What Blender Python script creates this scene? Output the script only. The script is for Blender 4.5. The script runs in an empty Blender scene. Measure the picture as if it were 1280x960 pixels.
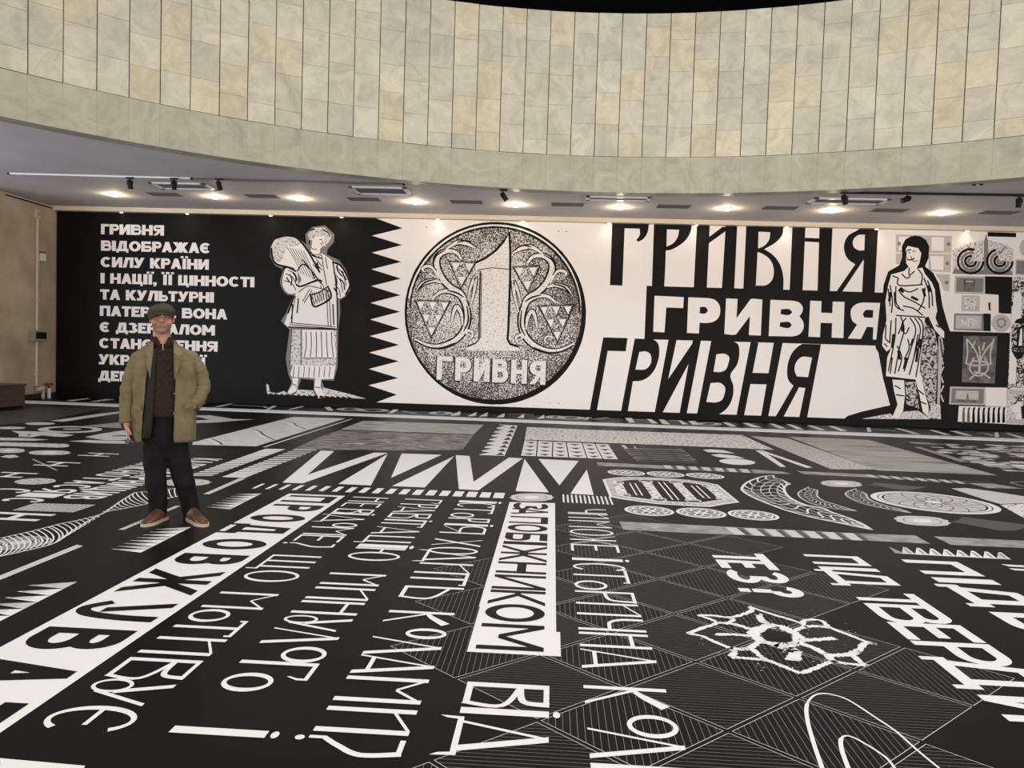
import bpy, bmesh, math, random
from mathutils import Vector, Matrix
from mathutils.geometry import tessellate_polygon
random.seed(7)
PI = math.pi
S = bpy.context.scene
C = S.collection

# ---------------------------------------------------------------- camera, world, light, exposure
FPX, CX, CY, EYE = 960.0, 640.0, 480.0, 1.463
_n = lambda v: Vector(v).normalized()
_dy = _n(((692 - CX) / FPX, (441 - CY) / FPX, 1))          # room depth axis as the camera sees it
_p2 = Vector(((1692 - CX) / FPX, (441 + 31 - CY) / FPX, 1))
_dz = _dy.cross(_p2).normalized()
if _dz.y > 0: _dz = -_dz
_dx = _dy.cross(_dz).normalized()
cam = bpy.data.cameras.new('camera'); co = bpy.data.objects.new('camera', cam); C.objects.link(co)
cam.sensor_fit = 'HORIZONTAL'; cam.sensor_width = 36.0; cam.lens = FPX / 1280 * 36.0
cam.clip_start = 0.05; cam.clip_end = 200
RW = Matrix((_dx, _dy, _dz))                                # world = RW @ (right, down, forward)
mw = (RW @ Matrix(((1, 0, 0), (0, -1, 0), (0, 0, -1)))).to_4x4()
mw.translation = Vector((0, 0, EYE)); co.matrix_world = mw
S.camera = co

def ray(x, y): return RW @ Vector(((x - CX) / FPX, (y - CY) / FPX, 1))
def on_z(x, y, z=0.0):
    r = ray(x, y); t = (z - EYE) / r.z; return Vector((r.x * t, r.y * t, z))
def on_y(x, y, Y):
    r = ray(x, y); t = Y / r.y; return Vector((r.x * t, Y, EYE + r.z * t))

S.view_settings.view_transform = 'Standard'; S.view_settings.look = 'None'
S.view_settings.gamma = 1; S.view_settings.use_curve_mapping = False
S.view_settings.exposure = 0.0
w = bpy.data.worlds.new('world'); S.world = w; w.use_nodes = True
w.node_tree.nodes['Background'].inputs[0].default_value = (0.86, 0.9, 1.0, 1)
w.node_tree.nodes['Background'].inputs[1].default_value = 1.0

def area(name, loc, to, sx, sy, e, col, shape='RECTANGLE'):
    l = bpy.data.lights.new(name, 'AREA'); l.shape = shape; l.size = sx; l.size_y = sy
    l.energy = e; l.color = col
    o = bpy.data.objects.new(name, l); C.objects.link(o); o.location = loc
    o.rotation_euler = (Vector(to) - Vector(loc)).to_track_quat('-Z', 'Y').to_euler()
    return o
RC = (1.24, 3.10); RR = 11.99; ZC = 4.63                    # the round opening in the ceiling
area('atrium_fill', (1.24, 4.4, 10.6), (1.24, 4.5, 0), 14, 14, 1650, (1.0, 0.98, 0.94), 'DISK')  # added overhead fill disc below the closed black void, not a real skylight
area('daylight_from_the_left', (-15.8, 7, 1.3), (-6, 12, 4.4), 14, 2.4, 900, (0.84, 0.86, 1.0))
area('ceiling_fill_right', (14.8, 4, 1.3), (6, 12, 4.4), 14, 2.4, 650, (1.0, 0.95, 0.92))  # added low fill aimed up to brighten the ceiling, no known window here
area('board_fill_behind', (1, -8.6, 2.6), (1, 18, 3.4), 26, 3.0, 2050, (1.0, 0.82, 0.67))  # added warm fill panel behind the camera that brightens the printed board

# ---------------------------------------------------------------- materials
MATS = {}
def mat(name, col, rough=0.6, spec=0.5, metal=0.0, emit=None, es=0.0):
    if name in MATS: return MATS[name]
    m = bpy.data.materials.new(name); m.use_nodes = True
    b = m.node_tree.nodes['Principled BSDF']
    b.inputs['Base Color'].default_value = (*col, 1); b.inputs['Roughness'].default_value = rough
    b.inputs['Specular IOR Level'].default_value = spec; b.inputs['Metallic'].default_value = metal
    if emit:
        b.inputs['Emission Color'].default_value = (*emit, 1); b.inputs['Emission Strength'].default_value = es
    MATS[name] = m; return m
def noisy(name, c0, c1, scale=8, lo=0.35, hi=0.65, rough=0.6, detail=6, stretch=(1, 1, 1), bump=0.0, dist=0.0, spec=0.5, hard=False, c2=None):
    if name in MATS: return MATS[name]
    m = mat(name, c0, rough, spec); nt = m.node_tree; N = nt.nodes; L = nt.links
    b = N['Principled BSDF']
    tc = N.new('ShaderNodeTexCoord'); mp = N.new('ShaderNodeMapping'); mp.inputs['Scale'].default_value = stretch
    no = N.new('ShaderNodeTexNoise'); no.inputs['Scale'].default_value = scale; no.inputs['Detail'].default_value = detail
    no.inputs['Distortion'].default_value = dist
    cr = N.new('ShaderNodeValToRGB'); cr.color_ramp.elements[0].position = lo; cr.color_ramp.elements[1].position = hi
    cr.color_ramp.elements[0].color = (*c0, 1); cr.color_ramp.elements[1].color = (*c1, 1)
    if c2:
        e = cr.color_ramp.elements.new((lo + hi) / 2); e.color = (*c2, 1)
    if hard: cr.color_ramp.interpolation = 'LINEAR'
    L.new(tc.outputs['Object'], mp.inputs['Vector']); L.new(mp.outputs[0], no.inputs['Vector'])
    L.new(no.outputs['Fac'], cr.inputs[0]); L.new(cr.outputs[0], b.inputs['Base Color'])
    if bump:
        bu = N.new('ShaderNodeBump'); bu.inputs['Strength'].default_value = bump; bu.inputs['Distance'].default_value = 0.02
        L.new(no.outputs['Fac'], bu.inputs['Height']); L.new(bu.outputs[0], b.inputs['Normal'])
    return m
BLK = noisy('vinyl_black', (0.0042, 0.0042, 0.0044), (0.0068, 0.0068, 0.0070), 1.3, 0.3, 0.75, 0.42, 5, spec=0.07)
WHT = mat('vinyl_white', (0.675, 0.675, 0.67), 0.45, 0.08)
GRY = mat('print_grey', (0.26, 0.26, 0.25), 0.45, 0.08)
DGR = mat('print_dark_grey', (0.075, 0.075, 0.073), 0.45, 0.08)
HAT = mat('print_hatch_line', (0.15, 0.15, 0.145), 0.45, 0.08)
LGR = mat('print_light_grey', (0.50, 0.50, 0.49), 0.45, 0.08)
STN = noisy('print_stone', (0.16, 0.16, 0.155), (0.36, 0.36, 0.35), 7, 0.3, 0.7, 0.45, spec=0.08)
SPK = noisy('print_speckle', (0.04, 0.04, 0.04), (0.66, 0.65, 0.63), 17, 0.37, 0.44, 0.45, 2, spec=0.08)
DOT = noisy('print_dotted', (0.12, 0.12, 0.12), (0.56, 0.55, 0.53), 30, 0.30, 0.58, 0.45, 2, spec=0.08)
PHO = noisy('print_photo', (0.05, 0.05, 0.05), (0.34, 0.33, 0.32), 6, 0.42, 0.60, 0.45, 8, (0.6, 3, 1), spec=0.08)
PHL = noisy('print_photo_light', (0.24, 0.235, 0.23), (0.50, 0.49, 0.475), 4, 0.36, 0.66, 0.45, 8, (0.7, 3, 1), spec=0.08)
MAP = noisy('print_map', (0.38, 0.38, 0.39), (0.62, 0.62, 0.63), 6, 0.3, 0.5, 0.45, 8, (0.5, 2.5, 1), spec=0.08)
WAV = noisy('print_waves', (0.17, 0.165, 0.16), (0.50, 0.485, 0.46), 3.2, 0.3, 0.7, 0.45, 4, (0.25, 3.2, 1), spec=0.08)
ROU = noisy('print_rough_white', (0.02, 0.02, 0.02), (0.80, 0.80, 0.78), 40, 0.30, 0.40, 0.45, 3, spec=0.08)
# wall board print
WBK = noisy('board_black', (0.0055, 0.0052, 0.005), (0.008, 0.0075, 0.007), 1.5, 0.3, 0.7, 0.42, 4, spec=0.08)
WWH = mat('board_white', (0.82, 0.79, 0.77), 0.45, 0.12)
WGR = mat('board_grey', (0.20, 0.195, 0.19), 0.45, 0.12)
WLG = mat('board_light_grey', (0.50, 0.48, 0.46), 0.45, 0.12)
WST = noisy('board_stipple', (0.02, 0.02, 0.02), (0.60, 0.57, 0.55), 22, 0.42, 0.56, 0.45, 3, spec=0.12)
WSL = noisy('board_stipple_light', (0.10, 0.10, 0.10), (0.70, 0.67, 0.65), 20, 0.30, 0.52, 0.45, 3, spec=0.12)
WMZ = noisy('board_maze', (0.02, 0.02, 0.02), (0.66, 0.63, 0.60), 13, 0.47, 0.50, 0.45, 1, dist=1.5, spec=0.12)
WPH = noisy('board_photo', (0.07, 0.065, 0.06), (0.20, 0.19, 0.18), 5, 0.35, 0.7, 0.45, 6, spec=0.12)
# room
CON = noisy('concrete_wall', (0.31, 0.255, 0.18), (0.50, 0.42, 0.31), 1.1, 0.3, 0.7, 0.85, 10, bump=0.05)
CEI = noisy('ceiling_plaster', (0.52, 0.49, 0.485), (0.60, 0.57, 0.565), 0.8, 0.3, 0.7, 0.8, 6)
CRE = mat('cream_trim', (0.62, 0.55, 0.42), 0.55)
DRK = mat('black_void', (0.002, 0.002, 0.0022), 0.9, 0.02)
MET = mat('black_metal', (0.006, 0.006, 0.0065), 0.6, 0.2)
RAI = mat('rail_grey', (0.10, 0.10, 0.11), 0.35)
RAL = mat('rail_white', (0.70, 0.70, 0.72), 0.35)
WPL = mat('white_plastic', (0.72, 0.71, 0.69), 0.5)
VEN = noisy('vent_slot', (0.11, 0.10, 0.095), (0.14, 0.13, 0.12), 20, rough=0.7)
LMP = mat('lamp_glow', (1, 0.9, 0.7), 0.5, emit=(1, 0.83, 0.55), es=14)

# ---------------------------------------------------------------- helpers
def add_obj(name, verts, faces, mats, parent=None, midx=None, smooth=False):
    me = bpy.data.meshes.new(name); me.from_pydata([tuple(v) for v in verts], [], faces)
    for m in (mats if isinstance(mats, (list, tuple)) else [mats]): me.materials.append(m)
    if midx: me.polygons.foreach_set('material_index', midx)
    if smooth: me.polygons.foreach_set('use_smooth', [True] * len(me.polygons))
    me.update()
    o = bpy.data.objects.new(name, me); C.objects.link(o)
    if parent: o.parent = parent
    return o
def tag(o, label=None, cat=None, group=None, kind=None):
    if label: o['label'] = label
    if cat: o['category'] = cat
    if group: o['group'] = group
    if kind: o['kind'] = kind
    return o
def empty(name, loc, rz=0.0):
    o = bpy.data.objects.new(name, None); C.objects.link(o); o.location = loc; o.rotation_euler = (0, 0, rz)
    o.empty_display_size = 0.1; return o
def copy_tree(o, parent=None):
    c = o.copy(); C.objects.link(c)
    if parent: c.parent = parent
    for ch in list(o.children): copy_tree(ch, c)
    return c
class MB:                                                   # collects shapes for ONE mesh object
    def __init__(s): s.v = []; s.f = []; s.m = []
    def add(s, v, f, mi=0):
        n = len(s.v); s.v += [Vector(p) for p in v]; s.f += [tuple(i + n for i in q) for q in f]; s.m += [mi] * len(f); return s
    def box(s, x0, x1, y0, y1, z0, z1, mi=0, bev=0.0):
        bm = bmesh.new(); bmesh.ops.create_cube(bm, size=1)
        for v in bm.verts: v.co = Vector((x0 + (v.co.x + .5) * (x1 - x0), y0 + (v.co.y + .5) * (y1 - y0), z0 + (v.co.z + .5) * (z1 - z0)))
        if bev: bmesh.ops.bevel(bm, geom=bm.edges[:], offset=bev, segments=2, affect='EDGES', profile=0.7)
        bm.verts.ensure_lookup_table(); bm.verts.index_update()
        s.add([v.co.copy() for v in bm.verts], [[v.index for v in f.verts] for f in bm.faces], mi); bm.free(); return s
    def tube(s, pts, rad, n=10, mi=0, caps=True, flat=1.0):
        pts = [Vector(p) for p in pts]; R = rad if isinstance(rad, (list, tuple)) else [rad] * len(pts)
        base = len(s.v); up = None
        for i, p in enumerate(pts):
            d = (pts[min(i + 1, len(pts) - 1)] - pts[max(i - 1, 0)]).normalized()
            if up is None: up = Vector((0, 0, 1)) if abs(d.z) < .9 else Vector((0, 1, 0))
            a = d.cross(up).normalized(); b = a.cross(d).normalized(); up = b
            for k in range(n):
                t = 2 * PI * k / n; s.v.append(p + a * (math.cos(t) * R[i]) + b * (math.sin(t) * R[i] * flat))
        for i in range(len(pts) - 1):
            for k in range(n):
                s.f.append((base + i * n + k, base + i * n + (k + 1) % n, base + (i + 1) * n + (k + 1) % n, base + (i + 1) * n + k)); s.m.append(mi)
        if caps:
            s.f.append(tuple(base + k for k in range(n - 1, -1, -1))); s.m.append(mi)
            e = base + (len(pts) - 1) * n; s.f.append(tuple(e + k for k in range(n))); s.m.append(mi)
        return s
    def ell(s, c, r, mi=0, nu=16, nv=10, rot=None):
        v = []; f = []
        for j in range(nv + 1):
            ph = PI * j / nv
            for i in range(nu):
                th = 2 * PI * i / nu
                p = Vector((r[0] * math.sin(ph) * math.cos(th), r[1] * math.sin(ph) * math.sin(th), r[2] * math.cos(ph)))
                if rot: p = rot @ p
                v.append(Vector(c) + p)
        for j in range(nv):
            for i in range(nu):
                f.append((j * nu + i, j * nu + (i + 1) % nu, (j + 1) * nu + (i + 1) % nu, (j + 1) * nu + i))
        return s.add(v, f, mi)
    def build(s, name, mats, parent=None, smooth=False):
        return add_obj(name, s.v, s.f, mats, parent, s.m, smooth)

class Print:                                                # flat print on a floor or a board, ONE mesh
    def __init__(s, to3): s.to3 = to3; s.v = []; s.f = []; s.m = []; s.mats = []; s.n = 0
    def mi(s, m):
        if m not in s.mats: s.mats.append(m)
        return s.mats.index(m)
    def fill(s, outer, m=None, layer=1, holes=()):
        m = m or WHT
        loops = [[Vector((p[0], p[1], 0)) for p in l] for l in [outer, *holes]]
        s.n += 1; d = 0.0006 + 0.0004 * layer + (s.n % 60) * 4e-6
        tri = tessellate_polygon(loops); base = len(s.v)
        for l in loops:
            for p in l: s.v.append(s.to3(p.x, p.y, d))
        k = s.mi(m)
        for t in tri: s.f.append(tuple(base + i for i in t)); s.m.append(k)
    def stroke(s, pts, wd, m=None, layer=1, closed=False):
        pts = [Vector((p[0], p[1])) for p in pts]; n = len(pts)
        if n < 2: return
        W = [wd[i * len(wd) // n] for i in range(n)] if isinstance(wd, (list, tuple)) else [wd] * n
        s.n += 1; d = 0.0006 + 0.0004 * layer + (s.n % 60) * 4e-6; base = len(s.v); k = s.mi(m or WHT)
        for i, p in enumerate(pts):
            a = pts[(i - 1) % n] if closed else pts[max(i - 1, 0)]; b = pts[(i + 1) % n] if closed else pts[min(i + 1, n - 1)]
            t = (b - a)
            t = t.normalized() if t.length > 1e-9 else Vector((1, 0)); q = Vector((-t.y, t.x)) * W[i] * .5
            s.v += [s.to3(*(p + q), d), s.to3(*(p - q), d)]
        for i in range(n if closed else n - 1):
            j = (i + 1) % n; s.f.append((base + 2 * i, base + 2 * i + 1, base + 2 * j + 1, base + 2 * j)); s.m.append(k)
    def build(s, name, parent=None): return add_obj(name, s.v, s.f, s.mats, parent, s.m)

def FP(p): v = on_z(p[0], p[1]); return (v.x, v.y)
BY = 18.2                                                   # the printed board along the far wall
def WP(p): v = on_y(p[0], p[1], BY); return (v.x, v.z)
def K(ox, oy, sc, fn):                                      # reads 'x,y x,y ...' measured on an enlargement of the photo
    def rd(t):
        return [fn((ox + float(a) * sc, oy + float(b) * sc)) for a, b in (q.split(',') for q in t.split())]
    return rd
def sm(pts, closed=False, n=6):
    out = []; N = len(pts)
    for i in range(N if closed else N - 1):
        g = (lambda k: pts[k % N]) if closed else (lambda k: pts[min(max(k, 0), N - 1)])
        p0, p1, p2, p3 = g(i - 1), g(i), g(i + 1), g(i + 2)
        for k in range(n):
            t = k / n; t2 = t * t; t3 = t2 * t
            out.append(tuple(.5 * (2 * p1[c] + (p2[c] - p0[c]) * t + (2 * p0[c] - 5 * p1[c] + 4 * p2[c] - p3[c]) * t2 + (3 * p1[c] - p0[c] - 3 * p2[c] + p3[c]) * t3) for c in (0, 1)))
    if not closed: out.append(tuple(pts[-1]))
    return out
def smc(pts, lim):                                          # rounds the gentle corners of an outline and keeps the sharp ones
    V = [Vector((p[0], p[1])) for p in pts]; n = len(V); out = []
    def tan(i):
        a = (V[i] - V[i - 1]); b = (V[(i + 1) % n] - V[i])
        if a.length < 1e-6 or b.length < 1e-6 or a.angle(b) > math.radians(58): return None
        return (a.normalized() * b.length + b.normalized() * a.length).normalized()
    for i in range(n):
        p, q = V[i], V[(i + 1) % n]; d = q - p; L_ = d.length; t0, t1 = tan(i), tan((i + 1) % n)
        out.append(tuple(p))
        if L_ > lim or (t0 is None and t1 is None): continue
        m0 = (t0 or d.normalized()) * L_; m1 = (t1 or d.normalized()) * L_
        for k in range(1, 6):
            t = k / 6; h = (2 * t ** 3 - 3 * t * t + 1, t ** 3 - 2 * t * t + t, -2 * t ** 3 + 3 * t * t, t ** 3 - t * t)
            out.append(tuple(p * h[0] + m0 * h[1] + q * h[2] + m1 * h[3]))
    return out
def circ(cx, cy, rx, ry=None, n=32, a=0.0):
    ry = ry or rx; ca, sa = math.cos(a), math.sin(a)
    return [(cx + rx * math.cos(2 * PI * k / n) * ca - ry * math.sin(2 * PI * k / n) * sa, cy + rx * math.cos(2 * PI * k / n) * sa + ry * math.sin(2 * PI * k / n) * ca) for k in range(n)]
def lerp(a, b, t): return tuple(x + (y - x) * t for x, y in zip(a, b))

# ---------------------------------------------------------------- lettering: every letter drawn as strokes in a w x h box
def glyph(ch, w, h, s, t, deco=False):
    P = []
    def R(x0, y0, x1, y1): P.append(([(x0, y0), (x1, y0), (x1, y1), (x0, y1)], ()))
    def D(xa, ya, xb, yb, d): P.append(([(xa, ya), (xa + d, ya), (xb + d, yb), (xb, yb)], ()))
    def O(cx, cy, rx, ry, tx, ty, n=32): P.append((circ(cx, cy, rx, ry, n), (circ(cx, cy, rx - tx, ry - ty, n),)))
    def A(cx, cy, rx, ry, a0, a1, tx, ty, n=16):
        o = [(cx + rx * math.cos(math.radians(a0 + (a1 - a0) * k / n)), cy + ry * math.sin(math.radians(a0 + (a1 - a0) * k / n))) for k in range(n + 1)]
        i = [(cx + (rx - tx) * math.cos(math.radians(a0 + (a1 - a0) * k / n)), cy + (ry - ty) * math.sin(math.radians(a0 + (a1 - a0) * k / n))) for k in range(n, -1, -1)]
        P.append((o + i, ()))
    def bowl(x0, yb, yt, x1):                               # a right hand bowl from a stem
        r = min((yt - yb) / 2 * .95, (x1 - x0) * .62)
        R(x0, yt - t, x1 - r, yt); R(x0, yb, x1 - r, yb + t); A(x1 - r, (yb + yt) / 2, r, (yt - yb) / 2, -90, 90, min(s, r * .8), t)
    def Q(c_, w0, w1):                                      # a swelling curved stroke
        q = sm(c_, False, 6); n = len(q); a, b = [], []
        for i in range(n):
            d = Vector(q[min(i + 1, n - 1)]) - Vector(q[max(i - 1, 0)]); d = d.normalized() if d.length else Vector((1, 0)); g = (w0 + (w1 - w0) * i / (n - 1)) / 2
            a.append((q[i][0] - d.y * g, q[i][1] + d.x * g)); b.append((q[i][0] + d.y * g, q[i][1] - d.x * g))
        P.append((a + b[::-1], ()))
    hs = t * .75 if deco else s                             # hairline
    c = ch.upper()
    if c == 'Г':
        R(0, 0, s, h); R(0, h - t, w, h)
        if deco: P.append(([(w - t, h), (w, h), (w, h * .86), (w * .82, h * .72), (w * .8, h * .76), (w - t, h * .86)], ()))
    elif c == 'П': R(0, 0, s, h); R(w - s, 0, w, h); R(0, h - t, w, h)
    elif c == 'Н': R(0, 0, s, h); R(w - s, 0, w, h); yb = h * (.74 if deco else .5) - t / 2; R(0, yb, w, yb + t)
    elif c == 'Р' and deco: R(0, 0, s, h); R(0, h - t, w, h); Q([(s * .4, h * .50), (w * .78, h * .58), (w - t, h)], t * 1.1, s * .9)
    elif c == 'Р': R(0, 0, s, h); bowl(0, h * (.45 if deco else .36), h, w)
    elif c == 'В' and deco:
        R(0, 0, s, h); R(0, h - t, w, h); R(0, 0, w, t * 1.2)
        Q([(s * .4, h * .66), (w * .80, h * .70), (w - t * .8, h)], t, s); Q([(s * .4, h * .66), (w * 1.02, h * .46), (w - t * .6, 0)], t, t * 1.3)
    elif c == 'Ь' and deco: R(0, 0, s, h); R(0, 0, w, t * 1.2); Q([(s * .4, h * .78), (w * 1.02, h * .50), (w - t * .6, 0)], t, t * 1.3)
    elif c == 'В':
        R(0, 0, s, h); bowl(0, 0, h * .55 + t / 2, w); bowl(0, h * .55 - t / 2, h, w * .92)
    elif c == 'Е': R(0, 0, s, h); R(0, 0, w, t); R(0, h - t, w, h); R(0, h * .52 - t / 2, w * .85, h * .52 + t / 2)
    elif c in 'ІЇ':
        if c == 'І' and deco: R(0, 0, w, h); O(w / 2, h * 1.085, w * .5, h * .042, w * .49, h * .041, 12)
        elif c == 'І': R(0, 0, w, h)
        else:
            R(w / 2 - s / 2, 0, w / 2 + s / 2, h)
            for q in (-1, 1): R(w / 2 + q * s * .62 - s * .4, h * 1.06, w / 2 + q * s * .62 + s * .4, h * 1.26)
    elif c == 'О': O(w / 2, h / 2, w / 2, h / 2, s, t)
    elif c == 'С': A(w * .52, h / 2, w * .52, h / 2, 42, 318, s, t, 24)
    elif c == 'Є': A(w * .52, h / 2, w * .52, h / 2, 42, 318, s, t, 24); R(s * .5, h * .5 - t / 2, w * .72, h * .5 + t / 2)
    elif c == 'З': A(w * .42, h * .74, w * .5, h * .26, -90, 150, s, t, 18); A(w * .42, h * .27, w * .58, h * .27, -150, 90, s, t, 18)
    elif c == 'И':
        R(0, 0, s, h); R(w - s, 0, w, h)
        if deco: D(0, h * .74, w - s, h, s * .8)
        else: D(0, 0, w - s, h, s)
    elif c == 'К' and deco: R(0, 0, s, h); D(w * .78, 0, s * .5, h * .62, t * 1.1); Q([(s * .9, h * .60), (w * .45, h * .70), (w * .92, h * .93)], t, w * .26)
    elif c == 'К': R(0, 0, s, h); D(s * .55, h * .45, w - s * 1.15, h, s * 1.15) ; D(w - s * 1.2, 0, s * .6, h * .55, s * 1.2)
    elif c == 'Л':
        if deco: D(0, 0, w / 2 - hs / 2, h, hs); D(w - s, 0, w / 2 - s / 2, h, s)
        else: R(w - s, 0, w, h); R(w * .24, h - t, w, h); D(0, 0, w * .24, h, s)
    elif c == 'М':
        R(0, 0, s, h); R(w - s, 0, w, h); v = h * (.66 if deco else .30)
        d = s * (.6 if deco else 1); D(w / 2 - d / 2, v, 0, h, d); D(w / 2 - d / 2, v, w - d, h, d)
    elif c == 'Т':
        R(w / 2 - s / 2, 0, w / 2 + s / 2, h); R(0, h - t, w, h)
        if deco: R(0, h * .88, t, h); R(w - t, h * .88, w, h)
    elif c == 'У':
        if deco: O(w * .29, h * .25, w * .29, h * .25, t, t * .8); D(w * .46, h * .36, w * .12, h, s); D(w * .47, h * .12, w * .93, h * .88, t * 1.2)
        else: Q([(w - s * .55, h), (w * .84, h * .55), (w * .70, h * .14), (w * .42, h * .02), (w * .08, h * .22)], s * 1.1, s * .9) if h > .4 and w > .2 and not deco and s > .06 else (D(w * .16, 0, w - s, h, s), R(w * .02, 0, w * .4, t)); D(w * .5 - s / 2, h * .25, 0, h, s)
    elif c == 'Х': D(0, 0, w - s, h, s); D(w - hs, 0, 0, h, hs)
    elif c in 'ЦЩ':
        R(0, 0, s, h); R(w - s, 0, w, h) if c == 'Щ' and not deco else R(w * .86 - s, 0, w * .86, h); R(0, 0, w, t)
        if c == 'Щ': R(w * .43 - s / 2, 0, w * .43 + s / 2, h)
        R(w - t, -h * .17, w, t)
    elif c == 'Ч': R(w - s, 0, w, h); A(w * .5, h * .78, w * .5, h * .34, 180, 290, s, t, 12); R(0, h * .78, s, h); R(w * .5, h * .44, w, h * .44 + t)
    elif c == 'Ь': R(0, 0, s, h); bowl(0, 0, h * .6, w)
    elif c == 'Ю': R(0, 0, s, h); R(0, h * .55 - t / 2, w * .4, h * .55 + t / 2); O(w * .66, h / 2, w * .34, h / 2, s, t)
    elif c == 'Я':
        R(w - s, 0, w, h); D(0, 0, w - s * 1.6, h * .45, hs)
        r = min(h * .29, w * .6); yb = h * .4; R(r, h - t, w, h); R(r, yb, w, yb + t); A(r, (h + yb) / 2, r, (h - yb) / 2, 90, 270, min(s, r * .8), t)
    elif c == 'Ж':
        R(w / 2 - s / 2, 0, w / 2 + s / 2, h); d = hs if deco else s * 1.2
        for y0 in (0, h): D(0, y0, w * .40 - d / 2, h / 2, d); D(w - d, y0, w * .60 - d / 2, h / 2, d)
        R(w * .38, h / 2 - t / 2, w * .62, h / 2 + t / 2)
    elif c == 'Б': R(0, 0, s, h); R(0, h - t, w * .92, h); bowl(0, 0, h * .6, w)
    elif c == 'А':
        if deco: D(0, 0, w / 2 - hs / 2, h, hs); D(w - s, 0, w / 2 - s / 2, h, s); R(w * .14, h * .16, w * .8, h * .16 + t)
        else: D(0, 0, w / 2 - s / 2, h, s); D(w - s, 0, w / 2 - s / 2, h, s); R(w * .2, h * .2, w * .8, h * .2 + t)
    elif c == 'Д':
        if deco:
            D(w * .08, 0, w / 2 - hs / 2, h, hs); D(w * .92 - s, 0, w / 2 - s / 2, h, s); R(0, 0, w, t)
            P.append(([(0, t), (t, t), (t * .6, -h * .12), (-w * .02, -h * .2)], ())); P.append(([(w, t), (w - t, t), (w - t * .6, -h * .12), (w * 1.02, -h * .2)], ()))
        else:
            R(w * .86 - s, 0, w * .86, h); R(w * .28, h - t, w * .86, h); D(w * .1, t * .6, w * .28, h, s); R(0, 0, w, t)
            R(0, -h * .14, s * .7, t); R(w - s * .7, -h * .14, w, t)
    elif c == '?':
        if deco: R(0, h - t, w, h); Q([(w - s * .4, h), (w * 1.05, h * .60), (w * .55, h * .34), (s * .2, h * .16)], s * .9, t * 1.1); R(-t * .2, 0, t * .8, h * .18); O(w * .15, -h * .09, h * .05, h * .05, h * .049, h * .049, 12)
        else: A(w * .45, h * .74, w * .5, h * .26, -90, 160, s, t, 18); R(w * .3, h * .22, w * .3 + s, h * .52); R(w * .3, 0, w * .3 + s, t)
    elif c == ',': R(0, 0, s, t); D(0, -t * .7, s * .4, 0, s * .6)
    elif c == '.': R(0, 0, s, t)
    return P
ADV = {' ': .36, 'І': .32, 'Ї': .36, 'Ж': 1.2, 'М': 1.0, 'Щ': 1.15, 'Ю': 1.15, 'О': .92, 'Д': .95, '.': .3, ',': .3, 'Г': .62, 'Є': .84, 'Е': .66, 'С': .84, 'З': .72, 'Т': .72, 'Р': .72, 'Ь': .72}
def text(pr, s, x0, x1, zb, h, m, sw=.265, th=.235, gap=.04, shear=0.0, layer=2, nxt=None):
    tot = sum(ADV.get(c, .82) for c in s) + gap * (len(s) - 1); k = (x1 - x0) / tot; x = x0
    for c in s:
        if c == ' ' and nxt: pr = nxt(pr)
        a = ADV.get(c, .82) * k
        for o, hl in glyph(c, a, h, sw * k * 1.05, th * h):
            f = lambda q: [(x + u + shear * v, zb + v) for u, v in q]
            pr.fill(f(o), m, layer, [f(q) for q in hl])
        x += a + gap * k
    return pr


# ---------------------------------------------------------------- room shell
WX0, WX1, WY0, WY1 = -16.0, 15.0, -9.0, BY + 0.12
LWX = -12.19                                                # face of the concrete side wall
mb = MB(); mb.box(WX0, WX1, WY0, WY1 + .3, -.12, 0)
tag(mb.build('floor', BLK), kind='structure')
# ceiling with the round opening
N = 160; v = []; f = []
for k in range(N):
    a = 2 * PI * k / N; d = Vector((math.sin(a), math.cos(a)))
    v.append((RC[0] + d.x * RR, RC[1] + d.y * RR, ZC))
    ts = []
    if d.x > 1e-6: ts.append((WX1 - RC[0]) / d.x)
    if d.x < -1e-6: ts.append((WX0 - RC[0]) / d.x)
    if d.y > 1e-6: ts.append((WY1 + .3 - RC[1]) / d.y)
    if d.y < -1e-6: ts.append((WY0 - RC[1]) / d.y)
    t = max(min(ts), RR + .02); v.append((RC[0] + d.x * t, RC[1] + d.y * t, ZC))
for cx_, cy_ in ((WX0, WY0), (WX1, WY0), (WX1, WY1 + .3), (WX0, WY1 + .3)): v.append((cx_, cy_, ZC))
for k in range(N):
    j = (k + 1) % N; f.append((2 * k, 2 * j, 2 * j + 1, 2 * k + 1))
    p, q = v[2 * k + 1], v[2 * j + 1]
    if abs(p[0] - q[0]) > 1e-4 and abs(p[1] - q[1]) > 1e-4:
        c = min(range(4), key=lambda i: (v[2 * N + i][0] - p[0]) ** 2 + (v[2 * N + i][1] - p[1]) ** 2); f.append((2 * k + 1, 2 * j + 1, 2 * N + c))
up = len(v); v += [(x, y, z + .22) for x, y, z in v]; f += [tuple(i + up for i in q)[::-1] for q in f]
ceil = tag(add_obj('ceiling', v, f, CEI), kind='structure')

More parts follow.
